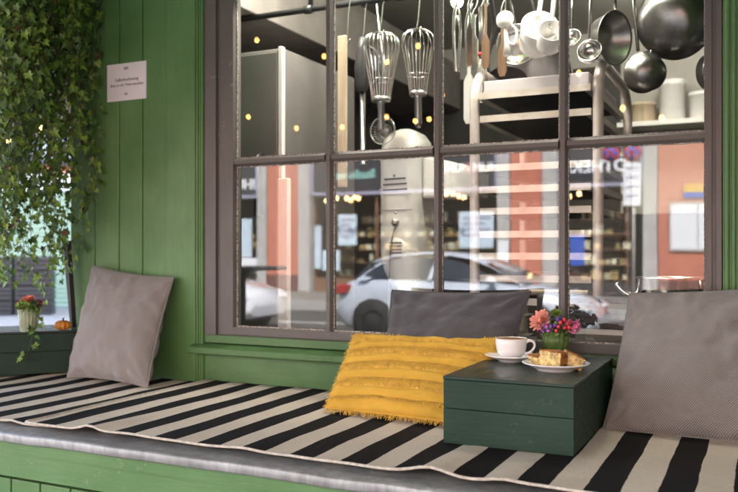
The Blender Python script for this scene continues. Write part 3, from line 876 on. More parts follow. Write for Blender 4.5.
floret_cluster('succulent_sprig', 'mid green leafy sprig beneath the plum statice of the small posy', 'foliage', rl, LC + Vector((.018, .0, .098)), .028, M['ivy_a'], 36, .011, gl, 12)
# pumpkin
t = thing('pumpkin', 'little orange pumpkin on the left box', 'pumpkin', (-2.548, -.105, .9845))
mb = MB(); prof = [(0, .006)] + [(.031 * math.sin(PI * i / 12) ** .75, .020 - .020 * math.cos(PI * i / 12)) for i in range(1, 12)] + [(0, .036)]
mb.lathe(prof, t.location, 60, rib=.09, ribn=10); mb.build('flesh', M['pumpkin'], t)
MB().tube([t.location + Vector(p) for p in ((0, 0, .034), (.002, 0, .044), (.007, -.002, .049))], [.005, .003, .0035], 8).build('stalk', M['stem'], t)
mb = MB(); q = Matrix.Rotation(R(-6), 4, 'Y'); q = Matrix.Translation((-2.566, -.03, .9875)) @ q
mb.prism([(-.007, 0), (.007, 0), (.013, .36), (-.013, .36)], 'x', 'z', -.012, .012); bmesh.ops.transform(mb.bm, matrix=q, verts=mb.bm.verts)
tag(mb.build('stake', M['rust'], bevel=.002), 'dark tapered stake standing between the left box and the taupe cushion', 'stake')

# paper notice
t = thing('paper_notice', 'white paper notice fixed to the green boards beside the ivy', 'notice', (-2.3075, -.004, 1.985))
MB().box(-2.409, -2.206, -.0035, -.0012, 1.910, 2.060).build('sheet', M['paper'], t)
lettering('lettering', 'Selbstbedienung', .0185, (-2.3055, -.0039, 1.994), FACE_OUT, M['ink'], t, .0002)
lettering('lettering', 'Bitte an der Theke bestellen', .0150, (-2.3055, -.0039, 1.973), FACE_OUT, M['ink'], t, .0002)
M['emblem'] = plain('grey_emblem', (.28, .25, .26), .7, var=.3, scale=120)
mb = MB(); mb.box(-2.320, -2.298, -.0042, -.0037, 2.034, 2.0385); mb.box(-2.320, -2.298, -.0042, -.0037, 2.040, 2.0445)
mb.build('emblem', M['emblem'], t)
mb = MB(); mb.box(-2.318, -2.301, -.0042, -.0037, 1.9325, 1.936); mb.box(-2.3155, -2.3035, -.0042, -.0037, 1.9375, 1.9405); mb.build('emblem', M['emblem'], t)

# ------------------------------------------------------------------ ivy
ivy = thing('hanging_ivy', 'dense green ivy trailing down past the end of the green boards', 'ivy', (-2.75, -.1, 2.5))
MB().prism([(-.30, 2.44), (-.02, 2.44), (.02, 2.66), (-.34, 2.66)], 'y', 'z', -3.5, -2.30).build('planter_trough', M['rust'], ivy, bevel=.004)
rng = random.Random(21)
leafm = MB(); stemm = MB()
LEAF = [(0, 0), (.30, -.16), (.52, -.02), (.36, .20), (.60, .44), (.26, .46), (.0, 1.0), (-.26, .46), (-.60, .44), (-.36, .20), (-.52, -.02), (-.30, -.16)]
def leaf(p, d, nrm, L, mi):
    d = d.normalized(); side = d.cross(nrm)
    if side.length < 1e-4: return
    side.normalize(); nn = side.cross(d)
    c = leafm.bm.verts.new(p + d * L * .25 - nn * L * .05)
    sx = rng.uniform(.75, 1.1); tip = rng.uniform(.8, 1.15)
    vs = []
    for x, y in LEAF:
        yy = y * (tip if y > .9 else 1)
        vs.append(leafm.bm.verts.new(p + d * L * yy + side * L * x * sx + nn * L * (.22 * abs(x) - .18 * max(0, y) ** 2 + rng.uniform(-.03, .03))))
    for i in range(len(vs)):
        f = leafm.bm.faces.new((c, vs[i], vs[(i + 1) % len(vs)])); f.material_index = mi
def vine(x, y, z, L, dens=.0185, size=(.018, .038), dry=.02):
    p = Vector((x, y, z)); pts = [p.copy()]; d = Vector((rng.uniform(-.2, .2), rng.uniform(-.35, -.05), -1))
    n_ = int(L / .03)
    for k in range(n_):
        d += Vector((rng.gauss(0, .10), rng.gauss(0, .10), 0)); d.x *= .93; d.y *= .92; d.z = -1
        if p.x > -2.44: d.x -= .22
        p = p + d.normalized() * .03; pts.append(p.copy())
    if len(pts) < 3: return
    stemm.tube(pts, [.0021 - .0013 * i / len(pts) for i in range(len(pts))], 5)
    s = 0
    while s < len(pts) - 1:
        i = int(s); q = pts[i].lerp(pts[min(i + 1, len(pts) - 1)], s - i)
        a = rng.uniform(0, 2 * PI)
        out = Vector((math.cos(a), math.sin(a) * .8 - .25, rng.uniform(-.35, .25)))
        q2 = q + out * rng.uniform(.008, .03)
        stemm.tube([q, q2], .0007, 4, caps=False)
        d_ = Vector((out.x * .7, out.y * .5, -rng.uniform(.25, 1.0)))
        n2 = Vector((rng.gauss(.25, .45), -1 + rng.gauss(0, .35), rng.gauss(.45, .4)))
        fr = s / len(pts)
        r = rng.random(); mi = 3 if r < dry else (1 if r < .30 + .22 * fr else (2 if r < .60 - .2 * fr else 0))
        leaf(q2, d_, n2, rng.uniform(*size) * (1.1 if rng.random() < .8 else 1.5) * (1 - .25 * fr), mi)
        s += dens / .03 * rng.uniform(.6, 1.5)
for k in range(72):
    x = -3.32 + .93 * rng.random() ** .75
    edge = (x + 2.39)                                    # 0 at the wall side
    L = rng.uniform(.9, 1.40) if x < -2.46 else rng.uniform(.6, 1.28)
    vine(x, rng.uniform(-.34, .02), 2.47, L)
for k in range(170):                                      # the thick top of the curtain
    vine(rng.uniform(-3.35, -2.385), rng.uniform(-.36, .02), 2.50 - rng.uniform(0, .12), rng.uniform(.25, .72), .021, dry=.05)
for k in range(22):
    vine(rng.uniform(-2.64, -2.44), rng.uniform(-.30, -.02), 2.47, rng.uniform(1.1, 1.42), .019)
vine(-2.52, -.22, 2.46, 1.66, .022); vine(-2.49, -.20, 2.46, 1.52, .024); vine(-2.60, -.28, 2.46, 1.50, .022); vine(-2.72, -.30, 2.46, 1.45, .022)
stemm.build('vine_stem', M['stem'], ivy, recalc=False)
leafm.build('leaves', [M['ivy_a'], M['ivy_b'], M['ivy_c'], M['ivy_d']], ivy, recalc=False)

# ------------------------------------------------------------------ string lights
def string(label, pts, y, mat, r, posts=None, hang=.05, wall=None):
    pts = [Vector(p) for p in pts]
    t = thing('string_light', label, 'string light', pts[len(pts) // 2][:])
    mb = MB(); cord = []
    for i, p in enumerate(pts):
        cord.append(p + Vector((0, 0, hang)))
        if i < len(pts) - 1:
            q = pts[i + 1]; cord.append((p + q) / 2 + Vector((0, 0, hang - .05 * min(1, (q - p).length))))
    cord = ([posts[0]] if posts else []) + cord + ([posts[1]] if posts else [])
    mb.tube(smooth_path(cord, 4), .0035, 6); mb.build('cord', M['black'], t)
    for p in pts:
        b = MB().ball(p, r, 8, sz=1.25).build('bulb', mat, t)
        MB().cyl(p + Vector((0, 0, r * 1.1)), p + Vector((0, 0, hang)), r * .55, 10).build('socket', M['black'], b)
    return t
V = lambda *a: Vector(a)
YA, YB, YC = -2.2, -1.2, -1.84
string('string of small warm bulbs under the awning edge, reflected in the left upper panes',
       [(-3.239, YA, 2.245), (-2.85, YA, 2.142), (-2.521, YA, 2.127), (-2.2, YA, 2.171), (-1.998, YA, 2.131), (-1.903, YA, 2.137)], YA, M['bulb'], .014, [(-3.9, YA, 2.30), (-1.5, YA, 2.30)])
string('string of small warm bulbs nearest the window, reflected among the whisks',
       [(-2.513, YB, 2.469), (-2.092, YB, 2.336), (-1.737, YB, 2.27), (-1.566, YB, 2.333), (-1.438, YB, 2.408)], YB, M['bulb'], .012, [(-3.0, YB, 2.56), (-1.1, YB, 2.56)])
string('string of small warm bulbs reflected in the right upper panes before the hanging pans',
       [(-1.668, YC, 2.206), (-1.215, YC, 2.37), (-.897, YC, 2.26), (-.669, YC, 2.055), (-.476, YC, 1.989)], YC, M['bulb'], .014, [(-2.1, YC, 2.38), (.1, YC, 2.38)])
string('string of warm bulbs seen through the ivy at the far left',
       [(-4.55, 1.62, 2.16), (-5.02, 1.75, 2.13), (-5.5, 1.9, 2.05), (-4.0, 1.5, 2.35)][::-1] and [(-4.0, 1.5, 2.35), (-4.55, 1.62, 2.16), (-5.02, 1.75, 2.13), (-5.5, 1.9, 2.05)], 1.6, M['bulb'], .02, [(-2.63, 1.2, 2.75), (-7.5, 2.4, 2.7)])

# ------------------------------------------------------------------ inside the kitchen
IN = []
def steel_cabinet():
    t = thing('steel_cabinet', 'tall brushed steel cabinet behind the left window panes', 'cabinet', (-2.1, .65, .05))
    MB().box(-2.44, -1.772, .325, .98, .13, 2.14).build('body', M['steel_box'], t, bevel=.012)
    MB().box(-2.435, -1.785, .300, .3235, .15, 2.12).build('door', M['steel_box'], t, bevel=.006)
    MB().box(-1.783, -1.735, .296, .324, .13, 1.60).build('corner_post', M['plastic_white'], t, bevel=.004)
    MB().box(-1.783, -1.762, .299, .324, 1.602, 2.138).build('corner_post', M['plastic_white'], t, bevel=.004)
    MB().tube([(-1.86, .298, 1.70), (-1.86, .262, 1.69), (-1.86, .258, 1.45), (-1.86, .298, 1.44)], .011, 8).build('handle', M['black'], t)
    for x in (-2.4, -1.82):
        for y in (.36, .94): MB().cyl((x, y, .05), (x, y, .13), .02, 10).build('leg', M['rubber'], t)
steel_cabinet()
# hanging rail and hooks
RZ, RY = 2.318, .44
rail = thing('hanging_rail', 'dark pipe rail across the top of the window with hanging utensils', 'rail', (-1.0, RY, RZ))
mb = MB(); mb.tube([(-2.3, RY, RZ), (.6, RY, RZ)], .013, 12)
for x in (-1.72, -1.30, -.62): mb.cyl((x - .018, RY, RZ), (x + .018, RY, RZ), .0185, 12)
mb.build('pipe', M['black'], rail)
for x in (-1.71, .2):
    MB().tube([(x, RY, RZ + .01), (x, RY, 2.779)], .011, 10).build('hanger', M['black'], rail)
def hook(mb, x, zlow, y=RY, zr=RZ, r=.0028):
    mb.tube(smooth_path([(x - .006, y, zr + .012), (x + .006, y, zr + .019), (x + .017, y, zr), (x + .008, y, zr - .03), (x, y, zlow + .03), (x - .006, y, zlow + .004), (x + .004, y, zlow - .004), (x + .013, y, zlow + .010)], 4), r, 6)
def whisk(label, x, ztop, L, rb, nw=9, tilt=0):
    """a balloon whisk hung upside down, the wire balloon at the top"""
    t = thing('whisk', label, 'whisk', (x, RY, ztop), 0, 'whisks hanging from the rail')
    o = Vector((x, RY, ztop)); zc = L * .78
    mb = MB()
    for k in range(nw):
        a = PI * k / nw; d = Vector((math.cos(a), math.sin(a), 0))
        P = [d * rb * .50 + Vector((0, 0, -L)), d * rb * .62 + Vector((0, 0, -L * .78)), d * rb * .84 + Vector((0, 0, -L * .45)), d * rb * .99 + Vector((0, 0, -L * .22)), d * rb * .74 + Vector((0, 0, -L * .06)), Vector((0, 0, -.002 * k * .4))]
        P = P + [Vector((-q.x, -q.y, q.z)) for q in P[-2::-1]]
        mb.tube([o + p for p in smooth_path(P, 5)], .0016, 5)
    mb.tube([o + p + Vector((0, 0, -L * .72)) for p in arc((0, 0, 0), rb * .66, 0, 2 * PI, 24, 'xy')[:-1]], .0018, 5, closed=True)
    mb.build('wires', M['steel_polished'], t)
    MB().tube([o + Vector((0, 0, -L + .008)), o + Vector((0, 0, -L - .02)), o + Vector((.002, 0, -L - .12)), o + Vector((.003, 0, -L - .135))], [rb * .46, .014, .015, .008], 12).build('handle', M['steel'], t)
    MB().lathe([(0, -L - .012), (rb * .5, -L - .012), (rb * .53, -L - .006), (rb * .53, -L + .006), (0, -L + .006)], o, 24).build('collar', M['steel'], t)
    m2 = MB(); hook(m2, x, ztop - .004); m2.build('hook', M['steel'], t)
    return t
whisk('big balloon whisk with many wires hanging over the cream mixer', -1.385, 2.185, .27, .075, 12)
whisk('slimmer open whisk hanging just right of the many-wired one', -1.225, 2.18, .255, .066, 6)
# flat wooden strip, ladle strainer, spatulas
t = thing('wooden_strip', 'long pale wooden strip hanging beside the first glazing bar', 'strip', (-1.515, .36, 1.9))
MB().box(-1.537, -1.497, .352, .364, 1.558, 2.165).build('board', M['wood'], t, bevel=.003)
m2 = MB(); hook(m2, -1.517, 2.15, .40); m2.build('hook', M['steel'], t)
t = thing('bar_mixer', 'dark hand blender hanging between the wooden strip and the whisk', 'blender', (-1.47, RY, 1.9))
MB().tube([(-1.462, RY, 2.17), (-1.466, RY, 2.12), (-1.472, RY, 2.05), (-1.47, RY, 1.97), (-1.468, RY, 1.95)], [.018, .026, .03, .027, .018], 14).build('motor_body', M['rust'], t)
MB().tube(smooth_path([(-1.44, RY, 2.13), (-1.405, RY, 2.10), (-1.40, RY, 2.0), (-1.43, RY, 1.96)], 5), .008, 8).build('grip', M['rust'], t)
MB().tube([(-1.468, RY, 1.95), (-1.466, RY, 1.66), (-1.466, RY, 1.655)], [.012, .010, .016], 12).build('shaft', M['steel'], t)
m2 = MB(); hook(m2, -1.462, 2.165); m2.build('hook', M['steel'], t)
t = thing('strainer', 'small round wire strainer hanging below the whisks', 'strainer', (-1.40, .5, 1.8))
mb = MB(); o = Vector((-1.415, .52, 1.80))
Mx = Matrix.Rotation(R(90), 4, 'X')
mb.tube([o + p for p in arc((0, 0, 0), .056, 0, 2 * PI, 28, 'xz')[:-1]], .0035, 6, closed=True); mb.build('rim', M['steel_polished'], t)
mb = MB(); mb.lathe([(.054, 0), (.045, -.018), (.028, -.030), (0, -.035)], o, 28, Mx); sk = mb.build('mesh_bowl', M['steel'], t)
wf = sk.modifiers.new('wires', 'WIREFRAME'); wf.thickness = .0022
MB().tube([o + Vector((0, 0, .055)), o + Vector((.01, 0, .20)), o + Vector((.012, -.08, .50))], .005, 8).build('handle', M['steel'], t)
def spat(name, label, x, z0, z1, w0, col, cat, y=.50, blade=.10):
    t = thing(name, label, cat, (x, y, z1), 0, 'utensils hanging left of the rack')
    P = [(x - w0 * .3, z1), (x + w0 * .3, z1), (x + w0 * .3, z0 + blade + .03), (x + w0, z0 + blade), (x + w0, z0 + .02), (x + w0 * .6, z0), (x - w0 * .6, z0), (x - w0, z0 + .02), (x - w0, z0 + blade), (x - w0 * .3, z0 + blade + .03)]
    MB().prism(P, 'x', 'z', y - .003, y + .003).build('blade', col, t, bevel=.001)
    m2 = MB(); hook(m2, x, z1 - .012, y, RZ, .002); m2.build('hook', M['steel'], t)
def tongs(label, x, z0, z1, y=.47):
    t = thing('tongs', label, 'tongs', (x, y, z1), 0, 'utensils hanging left of the rack')
    for s in (-1, 1):
        MB().tube(smooth_path([(x, y, z1), (x + s * .012, y, z1 - .05), (x + s * .013, y, (z0 + z1) / 2), (x + s * .009, y, z0 + .03), (x + s * .006, y, z0)], 5), [.005] * 21, 8).build('arm', M['steel_polished'], t)
    m2 = MB(); hook(m2, x, z1 - .004, y); m2.build('hook', M['steel'], t)
tongs('steel tongs hanging beside the second glazing bar', -1.075, 2.0, 2.27)
tongs('shorter steel tongs between the glazing bar and the red-banded spatula', -1.035, 2.02, 2.25, .50)
spat('spatula', 'pale long spatula with rounded blade hanging low by the rack post', -1.055, 1.81, 2.24, .022, M['plastic_white'], 'spatula', .56, .17)
spat('spatula', 'broad white scraper hanging against the rack post', -1.02, 1.905, 2.25, .042, M['plastic_white'], 'spatula', .64, .085)
t = thing('whisk', 'narrow whisk with a red band hanging by the rack top', 'whisk', (-.985, .5, 2.2), 0, 'utensils hanging left of the rack')
mb = MB()
for k in range(6):
    a = PI * k / 6; d = Vector((math.cos(a), math.sin(a), 0)); o = Vector((-.985, .5, 2.06))
    P = [Vector((0, 0, 0)), d * .022 + Vector((0, 0, -.08)), d * .026 + Vector((0, 0, -.13)), Vector((0, 0, -.165))]; P = P + [Vector((-q.x, -q.y, q.z)) for q in P[-2::-1]]
    mb.tube([o + p for p in smooth_path(P, 4)], .0016, 5)
mb.build('wires', M['steel_polished'], t)
MB().tube([(-.985, .5, 2.05), (-.985, .5, 2.25)], .011, 10).build('handle', M['steel_dark'], t)
MB().cyl((-.985, .5, 2.06), (-.985, .5, 2.072), .0135, 12).build('band', M['red'], t)
for i, (x, z0, c) in enumerate(((-.955, 2.0, 'wood_brown'), (-1.005, 2.03, 'wood'))):
    spat('spatula', ('brown wooden spatula hanging by the red-banded whisk', 'pale wooden spatula hanging behind the red-banded whisk')[i], x, z0, 2.25, .016, M[c], 'spatula', .46 + .1 * i, .1)
tongs('thin steel tongs hanging behind the pale spatula', -1.12, 2.03, 2.26, .60)
spat('spatula', 'dark flat turner hanging between the steel tongs', -1.055, 2.04, 2.26, .020, M['steel_dark'], 'spatula', .62, .11)
spat('spatula', 'narrow steel palette knife hanging left of the red-banded whisk', -1.012, 2.01, 2.25, .011, M['steel_polished'], 'spatula', .44, .14)
spat('spatula', 'dark brown wooden spoon blank hanging right of the red-banded whisk', -.925, 1.99, 2.25, .018, M['wood_brown'], 'spatula', .58, .10)
t = thing('frying_pan', 'black flat pan hanging behind the spatulas over the rack corner', 'pan', (-.93, .66, 1.99))
MB().lathe([(0, -.03), (.06, -.03), (.082, 0), (.079, 0), (.058, -.026), (0, -.026)], t.location, 36, Matrix.Rotation(R(12), 4, 'Z') @ Matrix.Rotation(R(150), 4, 'X')).build('bowl', M['rust'], t)
MB().tube(smooth_path([(-.985, .66, 2.0), (-1.01, .66, 2.08), (-.97, .62, 2.2), (-.955, .5, 2.31)], 6), .010, 8).build('handle', M['rust'], t)
# white scoops / jugs
def scoop(label, x, z, r, h, y):
    t = thing('plastic_scoop', label, 'scoop', (x, y, z), 0, 'white scoops hanging above the rack')
    q = Matrix.Rotation(R(62), 4, 'X') @ Matrix.Rotation(R(20), 4, 'Y')
    MB().lathe([(0, -h * .5), (r * .80, -h * .5), (r * .9, -h * .42), (r, h * .5), (r * .95, h * .5), (r * .84, -h * .36), (0, -h * .4)], (x, y, z), 30, q).build('bowl', M['plastic_white'], t)
    MB().tube(smooth_path([(x, y + .0, z + r * .8), (x + .012, y, z + r + .06), (x + .018, y, RZ - .02)], 5), .009, 8).build('handle', M['plastic_white'], t)
scoop('large white plastic scoop hanging above the rack', -.755, 2.10, .068, .12, .46)
scoop('smaller white plastic scoop overlapping the large one', -.69, 2.065, .048, .09, .38)
t = thing('pastry_cutter', 'white plastic crank tool hanging in front of the shiny skillet', 'utensil', (-.855, .42, 2.12))
mb = MB(); mb.lathe([(0, -.018), (.028, -.016), (.034, 0), (.028, .016), (0, .018)], (-.868, .42, 2.165), 20, Matrix.Rotation(R(90), 4, 'X')); mb.build('head', M['plastic_white'], t)
MB().tube([(-.866, .42, 2.14), (-.862, .42, 2.08), (-.858, .42, 2.03)], [.007, .008, .016], 10).build('shaft', M['plastic_white'], t)
MB().tube(smooth_path([(-.85, .42, 2.15), (-.825, .42, 2.12), (-.83, .42, 2.07), (-.855, .42, 2.08)], 5), .005, 8).build('crank', M['plastic_white'], t)
MB().tube([(-.868, .42, 2.19), (-.868, .44, 2.31)], .003, 6).build('hook', M['steel'], t)
# pans
def pan(name, label, cat, c, r, depth, q, mat, handle, grp='pans hanging at the right of the rail', loop=True):
    t = thing(name, label, cat, c, 0, grp); c = Vector(c)
    prof = [(0, -depth), (r * .55, -depth), (r * .80, -depth * .75), (r * .97, -.006), (r * 1.02, 0), (r * 1.0, .003), (r * .95, -.004), (r * .78, -depth * .68), (r * .53, -depth + .003), (0, -depth + .003)]
    MB().lathe(prof, c, 44, q).build('bowl', mat, t)
    MB().tube([Vector(p) for p in handle], .006, 8).build('handle', M['steel_dark'], t)
    if loop:
        e = c + q.to_3x3() @ Vector((0, -r, -.004))
        MB().tube([e + p for p in smooth_path([(-.012, 0, .002), (-.016, 0, -.022), (0, 0, -.034), (.016, 0, -.022), (.012, 0, .002)], 4)], .003, 6).build('hook_loop', M['steel_dark'], t)
    return t
RX = lambda a, b=0: Matrix.Rotation(R(b), 4, 'Z') @ Matrix.Rotation(R(a), 4, 'X')
pan('mixing_bowl', 'wide dark steel bowl hanging at the top right corner of the window', 'bowl', (-.275, .42, 2.085), .128, .10, RX(-68, -14), M['steel_dark'], [(-.275, .42, 2.20), (-.275, .44, 2.32)])
pan('saucepan', 'tall steel saucepan hanging edge on left of the wide bowl', 'pan', (-.475, .45, 2.06), .095, .075, RX(96, 62), M['steel'], [(-.475, .45, 2.15), (-.475, .44, 2.33)], loop=False)
pan('frying_pan', 'small dark pan with a loop hanging below the wide bowl', 'pan', (-.366, .36, 1.91), .070, .075, RX(-72, 30), M['steel_dark'], [(-.385, .36, 1.985), (-.42, .42, 2.32)])
pan('saucepan', 'dark lidless pot cut off by the right window frame', 'pan', (-.115, .40, 1.90), .085, .08, RX(100, 42), M['steel'], [(-.115, .40, 1.98), (-.12, .44, 2.32)])
pan('skillet', 'bright ringed skillet hanging behind the white crank tool', 'pan', (-.88, .62, 2.12), .078, .03, RX(96, 12), M['steel_polished'], [(-.885, .62, 2.195), (-.885, .5, 2.32)], loop=False)
pan('mixing_bowl', 'shiny rounded steel bowl hanging over the rack top', 'bowl', (-.80, .72, 2.01), .12, .10, RX(112, 0), M['steel'], [(-.80, .72, 2.12), (-.80, .5, 2.32)], loop=False)
def ladle(label, x, z, r, y, ztop=2.31):
    t = thing('ladle', label, 'ladle', (x, y, z), 0, 'ladles hanging above the rack end')
    prof = [(r * math.sin(a), -r * math.cos(a)) for a in [i * PI / 2 / 8 for i in range(9)]] + [(r * .94 * math.sin(a), -r * .94 * math.cos(a)) for a in [i * PI / 2 / 8 for i in range(8, -1, -1)]]
    prof[0] = (0, -r); prof[-1] = (0, -r * .94)
    MB().lathe(prof, (x, y, z), 24, RX(70, 0)).build('bowl', M['steel_polished'], t)
    MB().tube([(x, y, z + r * .9), (x + .004, y, z + .16), (x + .004, y + .04, ztop)], .005, 8).build('handle', M['steel'], t)
ladle('steel ladle hanging right of the third glazing bar', -.548, 2.005, .043, .36)
ladle('steel ladle hanging just behind the front one', -.575, 2.03, .042, .50)
ladle('small steel ladle hanging farthest back, left of the third glazing bar', -.66, 2.12, .036, .60)

# planetary mixer
mx = thing('planetary_mixer', 'big cream enamelled planetary mixer behind the second column of panes', 'mixer', (-1.32, .62, .05))
mb = MB()
def column(z, x0, x1, y0, y1, rr=.05, n=6):
    out = []
    for cx, cy, a0 in ((x1 - rr, y0 + rr, -PI / 2), (x1 - rr, y1 - rr, 0), (x0 + rr, y1 - rr, PI / 2), (x0 + rr, y0 + rr, PI)):
        for k in range(n + 1):
            a = a0 + PI / 2 * k / n; out.append(Vector((cx + rr * math.cos(a), cy + rr * math.sin(a), z)))
    return out
secs = [(.05, -1.46, -1.20, .50, .85), (.12, -1.46, -1.20, .50, .85), (.16, -1.40, -1.27, .52, .78), (.95, -1.392, -1.27, .525, .76), (1.15, -1.388, -1.27, .53, .75), (1.22, -1.425, -1.27, .52, .755), (1.285, -1.437, -1.268, .51, .76),
        (1.665, -1.437, -1.268, .51, .76), (1.675, -1.439, -1.266, .508, .762), (1.72, -1.437, -1.268, .51, .76), (1.765, -1.427, -1.276, .52, .75), (1.795, -1.405, -1.295, .545, .73), (1.812, -1.375, -1.325, .585, .69)]
rings = []
for z, x0, x1, y0, y1 in secs:
    rings.append([mb.bm.verts.new(p) for p in column(z, x0, x1, y0, y1, min(.05, (x1 - x0) * .4))])
for A, B in zip(rings, rings[1:]):
    for k in range(len(A)):
        f = mb.bm.faces.new((A[k], A[(k + 1) % len(A)], B[(k + 1) % len(A)], B[k])); f.smooth = True
mb.bm.faces.new(rings[-1]); mb.bm.faces.new(rings[0][::-1])
mb.build('body', M['cream'], mx)
mb = MB()
mb.prism([(-1.266, 1.70), (-1.02, 1.635), (-1.02, 1.52), (-1.266, 1.52)], 'x', 'z', .58, .72); mb.build('head', M['cream'], mx, bevel=.012)
mb = MB()
for i, (z, w_) in enumerate(((1.598, .052), (1.576, .058), (1.554, .06))):
    mb.prism([(-1.355 - w_ * .9, z - .004), (-1.355 + w_ * .9, z - .001), (-1.355 + w_ * .9, z + .005), (-1.355 - w_ * .9, z + .003)], 'x', 'z', .5065, .5105)
mb.build('vent_slot', M['slot'], mx)
mb = MB(); mb.box(-1.425, -1.28, .5075, .5098, 1.470, 1.4725); mb.box(-1.425, -1.28, .5075, .5098, 1.535, 1.537)
mb.build('panel_seam', M['beam'], mx)
mb = MB(); mb.lathe([(0, .006), (.040, .006), (.044, 0)], (-1.35, .511, 1.315), 32, RX(90)); mb.build('round_cover', M['cream'], mx)
mb = MB()
for z in (1.338, 1.324, 1.310, 1.296): mb.box(-1.35 - .028, -1.35 + .028, .5025, .5046, z - .0018, z + .0018)
mb.build('vent_slot', M['slot'], mx)
mb = MB(); mb.lathe([(0, .018), (.010, .018), (.016, .010), (.017, 0)], (-1.352, .510, 1.42), 20, RX(90)); mb.build('knob', M['steel'], mx)
mb = MB()
for x, z in ((-1.42, 1.555), (-1.352, 1.46), (-1.422, 1.69), (-1.285, 1.69), (-1.358, 1.612)): mb.lathe([(0, .003), (.005, .002), (.006, 0)], (x, .510, z), 10, RX(90))
mb.build('screw', M['steel_dark'], mx)
MB().tube(smooth_path([(-1.345, .50, 1.41), (-1.36, .495, 1.36), (-1.375, .50, 1.25), (-1.38, .50, 1.0)], 6), .0035, 6).build('cable', M['steel_dark'], mx)

# tray rack
rack = thing('tray_rack', 'tall tube rack full of trays behind the right window panes', 'rack', (-.76, .75, .05))
y0, y1 = .42, 1.12
for x in (-.985, -.528):
    mb = MB(); rr = .13
    P = [(x, y0, .12)] + [(x, y0, z) for z in (.6, 1.2, 1.6)] + [Vector((x, y0 + rr, 1.99 - rr)) + Vector((0, -rr * math.cos(a), rr * math.sin(a))) for a in [i * PI / 2 / 8 for i in range(9)]] \
        + [Vector((x, y1 - rr, 1.99 - rr)) + Vector((0, rr * math.sin(a), rr * math.cos(a))) for a in [i * PI / 2 / 8 for i in range(9)]] + [(x, y1, 1.2), (x, y1, .12)]
    mb.tube(P, .019, 10); mb.build('end_frame', M['tube'], rack)
mb = MB()
for y in (y0, y1): mb.tube([(-.985, y, .16), (-.528, y, .16)], .015, 8)
mb.build('cross_bar', M['tube'], rack)
LEV = [1.885, 1.80, 1.614, 1.533, 1.453, 1.366, 1.285, 1.202, 1.118, 1.03, .94, .85]
for z in LEV:
    mb = MB()
    for x, s in ((-.985, 1), (-.528, -1)): mb.box(min(x + s * .02, x + s * .045), max(x + s * .02, x + s * .045), y0 + .0, y1, z - .012, z - .0095); mb.box(min(x + s * .017, x + s * .0198), max(x + s * .017, x + s * .0198), y0, y1, z - .012, z + .012)
    mb.build('tray_runner', M['tube'], rack)
for x in (-.985, -.528):
    for y in (y0, y1): MB().cyl((x - .012, y, .10), (x + .012, y, .10), .05, 16).build('castor', M['rubber'], rack)
lv = ['topmost', 'second from the top', 'third from the top', 'fourth from the top', 'fifth from the top', 'sixth from the top', 'seventh from the top', 'eighth from the top']
proto = None
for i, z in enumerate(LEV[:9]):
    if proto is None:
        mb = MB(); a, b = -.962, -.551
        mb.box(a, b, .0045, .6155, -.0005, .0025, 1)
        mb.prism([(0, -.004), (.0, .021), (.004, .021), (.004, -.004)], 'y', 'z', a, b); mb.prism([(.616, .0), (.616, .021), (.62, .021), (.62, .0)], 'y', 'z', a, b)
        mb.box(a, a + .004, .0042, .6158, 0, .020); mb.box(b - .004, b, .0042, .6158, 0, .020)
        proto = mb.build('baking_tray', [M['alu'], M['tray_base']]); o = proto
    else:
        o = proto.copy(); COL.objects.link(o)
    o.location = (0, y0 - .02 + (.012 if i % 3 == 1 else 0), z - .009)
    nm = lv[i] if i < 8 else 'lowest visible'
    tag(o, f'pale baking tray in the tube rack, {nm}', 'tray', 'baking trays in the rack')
t = MB(); t.box(-.95, -.56, .42, 1.0, 0, .062); t = t.build('cardboard_box', M['card'], bevel=.004)
t.location = (0, 0, 1.8805); tag(t, 'pale flat carton lying on the topmost tray of the rack', 'box')
# work table below the window with clutter
t = thing('work_table', 'steel work table just inside the window behind the flowers', 'table', (-.6, .24, .05))
MB().box(-1.17, 1.2, .085, .385, .955, .995).build('tabletop', M['steel'], t, bevel=.004)
for x in (-1.14, -.2, 1.16):
    for y in (.11, .36): MB().cyl((x, y, .05), (x, y, .954), .018, 10).build('leg', M['tube'], t)
rng = random.Random(9)
for k in range(6):
    mb = MB(); a = .085 - .004 * (k % 2)
    mb.prism([(-a, 0), (a, 0), (a + .012, .016), (-a - .012, .016)], 'x', 'z', -.07, .07)
    o = mb.build('loaf_pan', M['rust'], bevel=.002); o.location = (-.478 + rng.uniform(-.01, .01), .235 + rng.uniform(-.006, .006), 1.052 + k * .0165); o.rotation_euler = (0, 0, rng.uniform(-.1, .1))
    tag(o, ('lowest', 'second lowest', 'third lowest', 'fourth lowest', 'fifth lowest', 'topmost')[k] + ' dark baking pan in the pile behind the flowers', 'baking pan', 'dark pans in the pile')
o = MB().box(-.09, .09, -.07, .07, 0, .0185).build('flat_carton', M['plastic_white'], bevel=.002); o.location = (-.475, .235, 1.0315); tag(o, 'white flat carton under the pile of dark pans', 'box')
o = MB().box(-.08, .08, -.06, .06, 0, .033).build('grey_carton', M['beam'], bevel=.002); o.location = (-.48, .24, .997); tag(o, 'grey flat carton at the bottom of the pile', 'box')
o = MB().box(-.035, .035, -.05, .05, 0, .16).build('dark_canister', M['rust'], bevel=.01); o.location = (-.66, .25, .997); tag(o, 'dark upright canister between the charcoal cushion and flowers', 'canister')
o = MB().box(-.10, .10, -.015, .015, 0, .012).build('wooden_spoon', M['wood'], bevel=.004); o.location = (-.63, .25, 1.1585)
tag(o, 'pale wooden bar laid across the dark canister', 'utensil')
